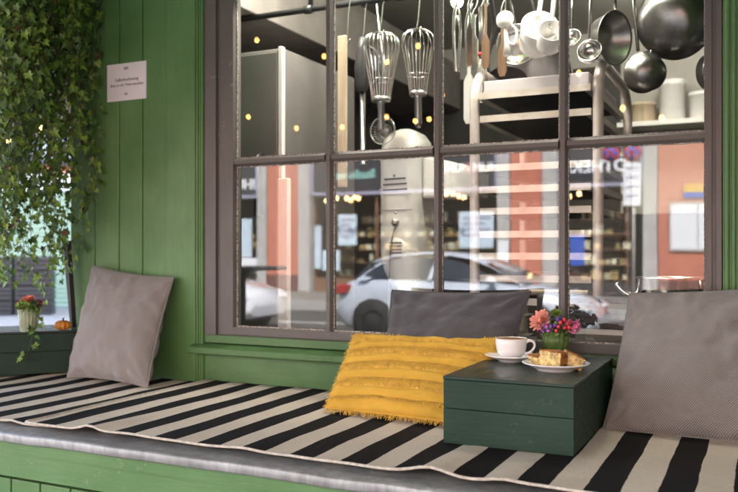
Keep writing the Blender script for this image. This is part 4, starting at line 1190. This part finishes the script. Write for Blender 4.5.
# stock pot
t = thing('stock_pot', 'polished steel stock pot on the table behind the right cushion', 'pot', (-.27, .235, .997))
o = t.location
MB().lathe([(0, .002), (.098, .002), (.104, .008), (.104, .215), (.108, .219), (.108, .223), (.101, .221), (.101, .012), (0, .006)], o, 48).build('body', M['steel_polished'], t)
for s in (-1, 1):
    MB().tube([o + Vector(p) for p in smooth_path([(s * .103, 0, .165), (s * .125, 0, .163), (s * .150, 0, .178), (s * .168, 0, .200)], 5)], [.009] * 16, 10).build('handle', M['steel_polished'], t)
# kitchen lights; the two by the glass are added to light mixer and rack
def kitchen_light(label, x, y, e):
    t = thing('kitchen_light', label, 'lamp', (x, y, 2.779), 0, 'round lamps inside the kitchen')
    MB().lathe([(0, -.05), (.10, -.045), (.12, -.02), (.12, -.001), (0, -.001)], t.location, 32).build('diffuser', M['lamp_white'], t)
    L = bpy.data.lights.new('lamp_light', 'POINT'); L.energy = e; L.color = (1, .94, .87); L.shadow_soft_size = .12
    lo = bpy.data.objects.new('lamp_light', L); COL.objects.link(lo); lo.parent = t; lo.location = (0, 0, -.12)
kitchen_light('added round lamp out of view by the glass, lighting the cream mixer', -1.62, .24, 4.6)
kitchen_light('added round lamp out of view by the glass, lighting the tray rack', -.72, .20, 4.6)
kitchen_light('round lit ceiling lamp at the back of the kitchen', -.4, 2.2, 1.2)
t = thing('pendant_lamp', 'bright round bulb hanging above the tongs by the second glazing bar', 'lamp', (-1.28, 1.05, 2.46))
MB().ball(t.location, .028, 10).build('bulb', M['lamp_white'], t)
MB().tube([t.location + Vector((0, 0, .026)), t.location + Vector((0, 0, .318))], .004, 6).build('cord', M['black'], t)
# back shelf
t = thing('wall_shelf', 'shelf on the cream back wall seen at the right under the hanging bowls', 'shelf', (-.2, 2.95, 2.1))
MB().box(-.84, .9, 2.82, 3.09, 2.09, 2.12).build('board', M['plastic_white'], t, bevel=.003)
for x in (-.8, .7): MB().box(x, x + .03, 2.85, 3.09, 1.98, 2.0895).build('bracket', M['rust'], t)
for i, (x, h, c) in enumerate(((-.70, .13, 'wood'), (-.52, .26, 'plastic_white'), (-.34, .17, 'plastic_white'))):
    o = MB(); o.lathe([(0, 0), (.075, 0), (.08, .01), (.08, h * .85), (.085, h * .86), (.085, h), (0, h)], (0, 0, 0), 24)
    o = o.build('storage_tub', M[c]); o.location = (x, 2.95, 2.121)
    tag(o, ('low wooden tub at the inner end of the back shelf', 'tall white tub in the middle of the back shelf', 'low white tub on the back shelf by the window frame')[i], 'tub', 'tubs on the back shelf')

# ------------------------------------------------------------------ the street opposite, seen in the panes
def car(label, x, y, paint, first=None):
    """x is the tail; the car points towards +x; its near side faces the café"""
    if first is not None:
        t = copy_tree(first); t.location = (x, y, -.12); tag(t, label)
        for c in children(t):
            if c.name.startswith(('body', 'mirror', 'handle', 'bumper')):
                c.data = c.data.copy(); c.data.materials[0] = paint
        return t
    t = thing('parked_car', label, 'car', (x, y, -.12), 0, 'cars in the street opposite')
    L = 4.12
    # top line and half width along the length
    top = [(0, .62), (.03, .80), (.10, .90), (.30, .98), (.62, 1.02), (1.0, 1.02), (2.2, .98), (3.0, .93), (3.6, .83), (3.95, .70), (4.08, .56), (4.12, .45)]
    def lerp(tab, q):
        for (a, va), (b, vb) in zip(tab, tab[1:]):
            if a <= q <= b: return va + (vb - va) * (q - a) / (b - a)
        return tab[-1][1]
    hw = [(0, .70), (.2, .80), (.8, .87), (2.2, .88), (3.3, .86), (3.8, .78), (4.12, .58)]
    mb = MB(); rings = []
    stx = [0, .03, .1, .2, .35, .5, .7, 1.0, 1.4, 1.8, 2.2, 2.6, 3.0, 3.3, 3.6, 3.8, 3.95, 4.06, 4.12]
    for q in stx:
        zt, h = lerp(top, q), lerp(hw, q); zb = .20 + .10 * max(0, (q - 3.9) / .22) + .12 * max(0, (.2 - q) / .2)
        half = [(0, zb), (h * .88, zb), (h * .985, zb + .09), (h, zb + (zt - zb) * .45), (h * .985, zb + (zt - zb) * .68), (h * .93, zt - .05), (h * .86, zt - .005), (0, zt + .025)]
        rg = half + [(-a, b) for a, b in half[-2:0:-1]]
        rings.append([mb.bm.verts.new((q, a, b)) for a, b in rg])
    for A, B in zip(rings, rings[1:]):
        for k in range(len(A)):
            mb.bm.faces.new((A[k], A[(k + 1) % len(A)], B[(k + 1) % len(A)], B[k])).smooth = True
    mb.bm.faces.new(rings[0][::-1]); mb.bm.faces.new(rings[-1])
    # roof: pillars and panel
    def cab(mb, x0, x1, X0, X1, z0, z1, w0, w1, mi=0):
        P = [(x0, -w0, z0), (x1, -w0, z0), (x1, w0, z0), (x0, w0, z0), (X0, -w1, z1), (X1, -w1, z1), (X1, w1, z1), (X0, w1, z1)]
        v = [mb.bm.verts.new(p) for p in P]
        for f in ((0, 3, 2, 1), (4, 5, 6, 7), (0, 1, 5, 4), (1, 2, 6, 5), (2, 3, 7, 6), (3, 0, 4, 7)): mb.bm.faces.new([v[i] for i in f]).smooth = True
    rf = [(.30, .97, .74), (.40, 1.10, .70), (.62, 1.29, .63), (.95, 1.385, .59), (1.45, 1.425, .58), (1.9, 1.41, .58), (2.3, 1.345, .585), (2.6, 1.23, .62), (2.9, 1.08, .68), (3.12, .95, .74)]
    rr = []
    for q, z, h in rf: rr.append([mb.bm.verts.new(p) for p in ((q, -h, z - .035), (q, -h * .93, z - .006), (q, 0, z + .012), (q, h * .93, z - .006), (q, h, z - .035))])
    for A, B in zip(rr, rr[1:]):
        for k in range(4): mb.bm.faces.new((A[k], A[k + 1], B[k + 1], B[k])).smooth = True
    for s in (-1, 1):
        for (a, b) in (((.42, .98), (.72, 1.26)), ((1.62, .99), (1.70, 1.39))):
            w0 = .845; w1 = .60
            v = [mb.bm.verts.new(p) for p in ((a[0], s * w0, a[1]), (a[0] + .20 if a[0] < 1 else a[0] + .07, s * w0, a[1]), (b[0] + .17 if a[0] < 1 else b[0] + .05, s * w1, b[1] + .0), (b[0], s * w1, b[1]))]
            mb.bm.faces.new(v)
    body = mb.build('body', M['carpaint'], t, local=True)
    # glass house
    g = MB()
    side = [(.50, 1.02), (.66, 1.17), (.86, 1.265), (1.1, 1.315), (1.45, 1.335), (1.85, 1.325), (2.15, 1.275), (2.42, 1.18), (2.80, 1.0), (1.7, 1.02)]
    for s in (-1, 1):
        vs = []
        for q, z in side:
            f = min(1, max(0, (z - .97) / .40)); vs.append(g.bm.verts.new((q, s * (.838 - .245 * f), z)))
        g.bm.faces.new(vs if s < 0 else vs[::-1])
    g.build('side_window', M['carglass'], t, local=True)
    g = MB(); g.quad([(2.52, -.60, 1.235), (2.52, .60, 1.235), (3.10, .73, .968), (3.10, -.73, .968)]); bmesh.ops.translate(g.bm, vec=(.02, 0, .022), verts=g.bm.verts)
    g.build('windscreen', M['carglass'], t, local=True)
    g = MB(); g.quad([(.325, .70, 1.0), (.325, -.70, 1.0), (.60, -.60, 1.27), (.60, .60, 1.27)]); bmesh.ops.translate(g.bm, vec=(-.022, 0, .022), verts=g.bm.verts)
    g.build('rear_window', M['carglass'], t, local=True)
    for x_ in (.72, 3.30):
        for s in (-1, 1):
            w_ = MB(); q = Matrix.Rotation(R(90), 4, 'X')
            w_.lathe([(.19, -.10), (.29, -.10), (.31, -.08), (.31, .08), (.29, .10), (.19, .10)], (x_, s * .80, .31), 36, q)
            wo_ = w_.build('wheel', M['rubber'], t, local=True)
            r_ = MB(); r_.lathe([(.20, .085), (.205, .105), (.19, .108), (.185, .07), (0, .065)], (x_, s * .80, .31), 36, Matrix.Rotation(R(90 * s), 4, 'X'))
            for k in range(9):
                a = 2 * PI * k / 9
                r_.box(-.014, .014, .03, .19, .066, .098, M4=Matrix.Translation((x_, s * .80, .31)) @ Matrix.Rotation(R(90 * s), 4, 'X') @ Matrix.Rotation(a, 4, 'Z'))
            r_.build('rim', M['rim'], wo_, local=True)
            a_ = MB()                                    # dark wheel arch
            a_.lathe([(0, .0), (.365, .0), (.365, .012), (0, .012)], (x_, s * .868, .33), 32, Matrix.Rotation(R(90 * -s), 4, 'X'))
            a_.build('wheel_arch', M['rubber'], t, local=True)
    for s in (-1, 1):
        MB().prism([(-.012, .74), (-.006, .88), (.20, .92), (.30, .90), (.24, .76)], 'x', 'z', s * .655, s * .842).build('tail_light', M['lamp_red'], t, bevel=.02, local=True)
        MB().prism([(3.70, .62), (3.66, .74), (3.88, .72), (4.06, .60), (4.04, .56)], 'x', 'z', s * .50, s * .800).build('headlight', M['lamp_clear'], t, bevel=.02, local=True)
        m_ = MB(); m_.ball((2.72, s * .97, 1.0), .095, 8, sz=.7); m_.box(2.68, 2.76, min(s * .83, s * .93), max(s * .83, s * .93), .97, 1.0); m_.build('mirror', M['carpaint'], t, local=True)
        m_ = MB()
        for x_ in (1.28, 2.22): m_.box(x_, x_ + .2, min(s * .868, s * .892), max(s * .868, s * .892), .80, .825)
        m_.build('handle', M['carpaint'], t, bevel=.006, local=True)
        m_ = MB()
        for x_ in (1.12, 1.68, 2.74): m_.box(x_, x_ + .008, min(s * .872, s * .884), max(s * .872, s * .884), .34, .90)
        m_.build('door_seam', M['slot'], t, local=True)
    MB().box(4.075, 4.118, -.45, .45, .36, .47).build('grille', M['slot'], t, bevel=.01, local=True)
    MB().box(-.012, -.004, -.26, .26, .58, .69).build('number_plate', M['letter_white'], t, local=True)
    return t
c1 = car('silver hatchback with red tail light standing across the street', -6.27, -8.98 - .87, M['carpaint'])
c2 = car('white car standing nose to tail behind the silver hatchback', -12.05, -8.98 - .87, M['carwhite'], c1)

# pharmacy building
FY = -18.94
ph = thing('coral_building', 'coral rendered building with dark shop signs across the street', 'building', (-8, FY, .1))
def fbox(mb, x0, x1, z0, z1, proud=0, thick=.3): mb.box(x0, x1, FY - thick, FY + proud, z0, z1)
mb = MB()
piers = [(-21.6, -20.0), (-13.75, -12.66), (-6.10, -5.26), (-2.40, 3.2)]
for a, b in piers: fbox(mb, a, b, .60, 4.55)
fbox(mb, -34, -28, .60, 4.55); fbox(mb, 9, 20, .60, 4.55)
mb.build('wall', M['coral'], ph)
mb = MB(); fbox(mb, -34, 20, 4.552, 13); mb.build('wall', M['stone'], ph)
mb = MB()
for a, b in piers: fbox(mb, a - .02, b + .02, .1, .598, .05)
fbox(mb, -34, -27.98, .1, .598, .05); fbox(mb, 8.98, 20, .1, .598, .05)
mb.build('plinth', M['plinth'], ph, bevel=.01)
mb = MB()
for a, b in piers:
    fbox(mb, a - .36, a - .023, .1, 4.55, .06); fbox(mb, b + .023, b + .42, .1, 4.55, .06)
fbox(mb, -34, 20, 4.40 + .16, 4.80, .14)
mb.build('stone_surround', M['stone'], ph, bevel=.015)
bays = [(-19.55, -14.14), (-12.22, -6.48), (-4.82, -2.78), (3.64, 8.95), (-27.95, -22.0)]
for i, (a, b) in enumerate(bays):
    mb = MB(); fbox(mb, a, b, 3.08, 4.05, -.04, .16); sg = mb.build('shop_sign', M['sign_dark'], ph, bevel=.01)
    mb = MB(); fbox(mb, a, b, 4.053, 4.14, -.02, .18); fbox(mb, a, b, 2.99, 3.077, -.02, .18); fbox(mb, a, a + .07, 3.078, 4.052, -.02, .18); fbox(mb, b - .07, b, 3.078, 4.052, -.02, .18); mb.build('sign_trim', M['sign_trim'], sg)
    mb = MB(); mb.box(a, b, FY - 1.3, FY - 1.25, .1, 3.0); mb.box(a, a + .04, FY - 1.24, FY - .31, .1, 3.0); mb.box(b - .04, b, FY - 1.24, FY - .31, .1, 3.0); mb.box(a, b, FY - 1.24, FY - .31, .1, .16); mb.box(a, b, FY - 1.24, FY - .2, 2.95, 2.988)
    mb.build('shop_recess', M['shop_inside'], ph)
    rng = random.Random(40 + i); mb = MB()
    for z in (.55, .95, 1.35, 1.75, 2.15):
        mb.box(a + .3, b - .3, FY - 1.2, FY - .85, z, z + .03, 2)
        q = a + .35
        while q < b - .5:
            w_ = rng.uniform(.06, .22); h = rng.uniform(.10, .28)
            if rng.random() < .8: mb.box(q, q + w_, FY - 1.05, FY - .88, z + .032, z + .032 + h, 0 if rng.random() < .6 else 1)
            q += w_ + rng.uniform(.01, .12)
    mb.build('goods_shelf', [M['goods'], M['goods_pale'], M['wood_brown']], ph)
    mb = MB()
    n_ = max(1, round((b - a) / 1.9))
    for k in range(n_ + 1):
        x = a + (b - a) * k / n_; mb.box(max(a, x - .04), min(b, x + .04), FY - .28, FY - .20, .1, 2.986)
    mb.box(a, b, FY - .28, FY - .205, .1, .52); mb.build('shopfront_frame', M['wood_brown'] if i == 1 else M['rust'], ph, bevel=.005)
def sign_text(body, size, x, z, mat, bold=.0):
    lettering('lettering', body, size, (x, FY - .036, z), FACE_BACK, mat, ph, .012, bold=bold)
sign_text('APOTHEKE', .43, -3.70, 3.50, M['letter_white'], .012)
sign_text('Studio am', .34, -10.95, 3.58, M['letter_mint'], .008)
sign_text('MUHUM', .46, -14.5, 3.40, M['letter_white'], .012)
sign_text('HUHUM', .32, -7.83, 3.62, M['letter_white'], .010)
sign_text('HUM', .34, -6.80, 3.62, M['letter_white'], .010)
sign_text('A', .36, -7.33, 3.62, M['red'], .010)
# posters and boards on the facade
def poster(label, x0, x1, z0, z1, mat, y=FY - .17, lines=0):
    t = thing('shop_poster', label, 'poster', ((x0 + x1) / 2, y, z0), 0, 'posters on the shopfronts opposite')
    MB().box(x0, x1, y - .012, y, z0, z1).build('sheet', mat, t)
    if lines:
        mb = MB()
        for k in range(lines): mb.box(x0 + .1, x1 - .1 - .15 * (k % 2), y + .001, y + .004, z1 - .2 - k * .16, z1 - .14 - k * .16)
        mb.build('print', M['sign_trim'], t)
poster('pale blue poster beside the mint lettered sign post', -11.56, -10.93, 1.50, 2.42, M['poster'], lines=4)
poster('small pale poster low in the brown shopfront', -11.9, -11.5, .75, 1.35, M['poster'])
poster('pale blue poster under the sign with the red letter', -7.62, -6.62, 1.42, 2.42, M['poster'], lines=4)
poster('tall pale poster in the far left shopfront', -14.95, -14.45, 1.15, 2.35, M['poster'])
poster('wide pale poster with two text rows in the far left shopfront', -15.3, -14.15, .85, 1.12, M['letter_white'])
poster('pale poster right of the far left coral pier', -12.18, -11.95, .8, 2.1, M['poster'])
poster('pale blue sheet on the pharmacy door', -6.42, -6.14, 1.0, 1.6, M['letter_white'], FY + .075)
poster('blue poster low in the pharmacy window', -4.68, -4.25, .95, 1.75, M['blue'])
t = thing('notice_board', 'grey framed notice board on the wide coral wall', 'notice board', (-1.5, FY + .05, 1.3))
MB().box(-2.14, -.9, FY + .003, FY + .055, 1.32, 2.52).build('frame', M['stone'], t, bevel=.01)
mb = MB(); mb.box(-2.08, -1.50, FY + .056, FY + .062, 1.38, 2.46); mb.box(-1.46, -.96, FY + .056, FY + .062, 1.38, 2.46); mb.build('sheet', M['letter_white'], t)
t = thing('wall_sign', 'yellow and blue sign above the notice board', 'sign', (-1.3, FY + .04, 2.6))
MB().box(-1.80, -.7, FY + .003, FY + .05, 2.76, 2.96).build('panel', M['yellow'], t); MB().box(-1.80, -.7, FY + .003, FY + .045, 2.62, 2.757).build('panel', M['blue'], t)
# parking signs
t = thing('parking_sign', 'round red and blue no stopping signs with white plates on a post', 'sign', (-3.3, -15.6, .1))
def psign(x, y, z, r, plate=None):
    MB().lathe([(0, .0), (r, .0), (r, .012), (0, .012)], (x, y, z), 32, RX(-90)).build('sign_rim', M['red'], t)
    MB().lathe([(0, .012), (r * .78, .012), (r * .78, .016), (0, .016)], (x, y, z), 32, RX(-90)).build('sign_face', M['blue'], t)
    mb = MB()
    for a in (45, -45): mb.box(-r * .11, r * .11, -r * .8, r * .8, 0, .003, M4=Matrix.Translation((x, y + .0165, z)) @ Matrix.Rotation(R(-90), 4, 'X') @ Matrix.Rotation(R(a), 4, 'Z'))
    mb.build('sign_cross', M['red'], t)
    if plate:
        MB().box(x - .18, x + .18, y, y + .012, z - r - plate, z - r - .03).build('plate', M['letter_white'], t)
        mb = MB()
        for k in range(4): mb.box(x - .12, x + .12, y + .0125, y + .015, z - r - .16 - k * .2, z - r - .12 - k * .2)
        mb.build('print', M['sign_trim'], t)
py = -15.6
psign(-3.01, py + .01, 3.44, .19); psign(-2.565, py - .05, 3.43, .19, .95)
MB().cyl((-2.54, py - .10, .1), (-2.54, py - .10, 3.7), .035, 12).build('post', M['stone'], t)
MB().box(-3.08, -2.45, py - .062, py - .052, 3.36, 3.44).build('bracket', M['stone'], t)
string('row of larger warm bulbs hanging before the shopfronts opposite, in the lower panes',
       [(-11.393, -18.4, 2.78), (-11.228, -18.4, 2.86), (-10.9, -18.4, 2.85), (-10.771, -18.4, 2.79), (-10.641, -18.4, 2.87), (-10.513, -18.4, 2.84), (-7.947, -18.4, 2.86), (-7.744, -18.4, 2.88), (-7.542, -18.4, 2.88), (-7.371, -18.4, 2.80), (-7.229, -18.4, 2.77), (-4.497, -18.4, 2.72), (-4.245, -18.4, 2.78)],
       -18.4, M['bulb_far'], .055, [(-13.2, -18.6, 3.05), (-2.6, -18.6, 3.05)], .10)
# tall bistro table near the kerb
t = thing('bistro_table', 'dark standing bistro table on the pavement, its edge reflected in the lowest left pane', 'table', (-4.55, -4.05, 0))
q = t.location
MB().lathe([(0, 1.125), (.42, 1.125), (.43, 1.14), (.43, 1.16), (0, 1.165)], q, 40).build('table_top', M['rust'], t)
MB().tube([q + Vector((0, 0, .03)), q + Vector((0, 0, 1.03)), q + Vector((0, 0, 1.12))], [.035, .035, .08], 14).build('column', M['rust'], t)
MB().lathe([(0, .0), (.24, .0), (.24, .02), (.04, .04), (0, .04)], q, 32).build('foot', M['rust'], t)

# mint hut and what stands by it, left of the café
hut = thing('mint_kiosk', 'mint green weatherboarded kiosk seen through the ivy', 'building', (-15, 12, 0), R(36))
mb = MB()
for k in range(25): mb.prism([(-.03, k * .11), (.0, k * .11 + .109), (.05, k * .11 + .109), (.05, k * .11)], 'y', 'z', -5, 8)
mb.box(-5, 8, .052, 3, 0, 2.75)
mb.build('board_wall', M['mint'], hut, local=True)
MB().box(-5.2, 8.2, -.5, 3.2, 3.35, 3.5).build('roof', M['rust'], hut, local=True)
MB().box(-5, 8, -.06, 0.04, 2.76, 3.345).build('fascia', M['paper'], hut, local=True)
MB().box(-5, 8, -.075, -.062, 3.2, 3.343).build('trim', M['coral'], hut, local=True)
for k, xx in enumerate((-1.35, -.5)):
    t = thing('plastic_crate', ('dark slatted crate stack standing before the mint kiosk', 'second dark slatted crate stack, closer to the ivy')[k], 'crates', (-14.3 + k * .62, 9.4 + k * .45, 0), R(36), 'crates by the kiosk')
    mb = MB()
    for j in range(4):
        z = j * .31
        for a in range(3): mb.box(-.35, .35, -.25, -.235, z + .02 + a * .09, z + .085 + a * .09); mb.box(.235 + .1, .35, -.25, .25, z + .02 + a * .09, z + .085 + a * .09)
        mb.box(-.35, .35, -.23, .25, z + .01, z + .02)
        for s in (-.35, .31): mb.box(s, s + .04, -.232, -.2, z, z + .30)
    mb.build('slats', M['black'], t, local=True)
    MB().box(-.33, .33, -.19, .24, .02, 1.2).build('core', M['slot'], t, local=True)
# plain neighbours closing the street; the one behind the kiosk is added for shade
for i, (x0, x1, y0, y1, h, c, lb) in enumerate(((-60, -38, -26, -18, 11, 'stone', 'pale stone neighbour house along the street'), (24, 50, -26, -18, 12, 'stone', 'pale stone corner house at the far end of the street'), (-26, -4, 17, 26, 14, 'stone', 'pale house added behind the mint kiosk to shade it'))):
    t = thing('neighbour_house', lb, 'house', ((x0 + x1) / 2, (y0 + y1) / 2, 0)); MB().box(x0, x1, y0, y1, 0, h).build('wall', M[c], t)
    MB().box(x0 - .3, x1 + .3, y0 - .3, y1 + .3, h + .002, h + .3).build('roof', M['rust'], t)
    yy = y1 + .004 if y1 < 0 else y0 - .004
    for k in range(int((x1 - x0) / 2.6)):
        for z in (1.2, 4.2, 7.2): MB().box(x0 + .8 + k * 2.6, x0 + 2.0 + k * 2.6, min(yy, yy + .05 * (1 if y1 < 0 else -1)), max(yy, yy + .05 * (1 if y1 < 0 else -1)), z, z + 1.7).build('window', M['carglass'], t)
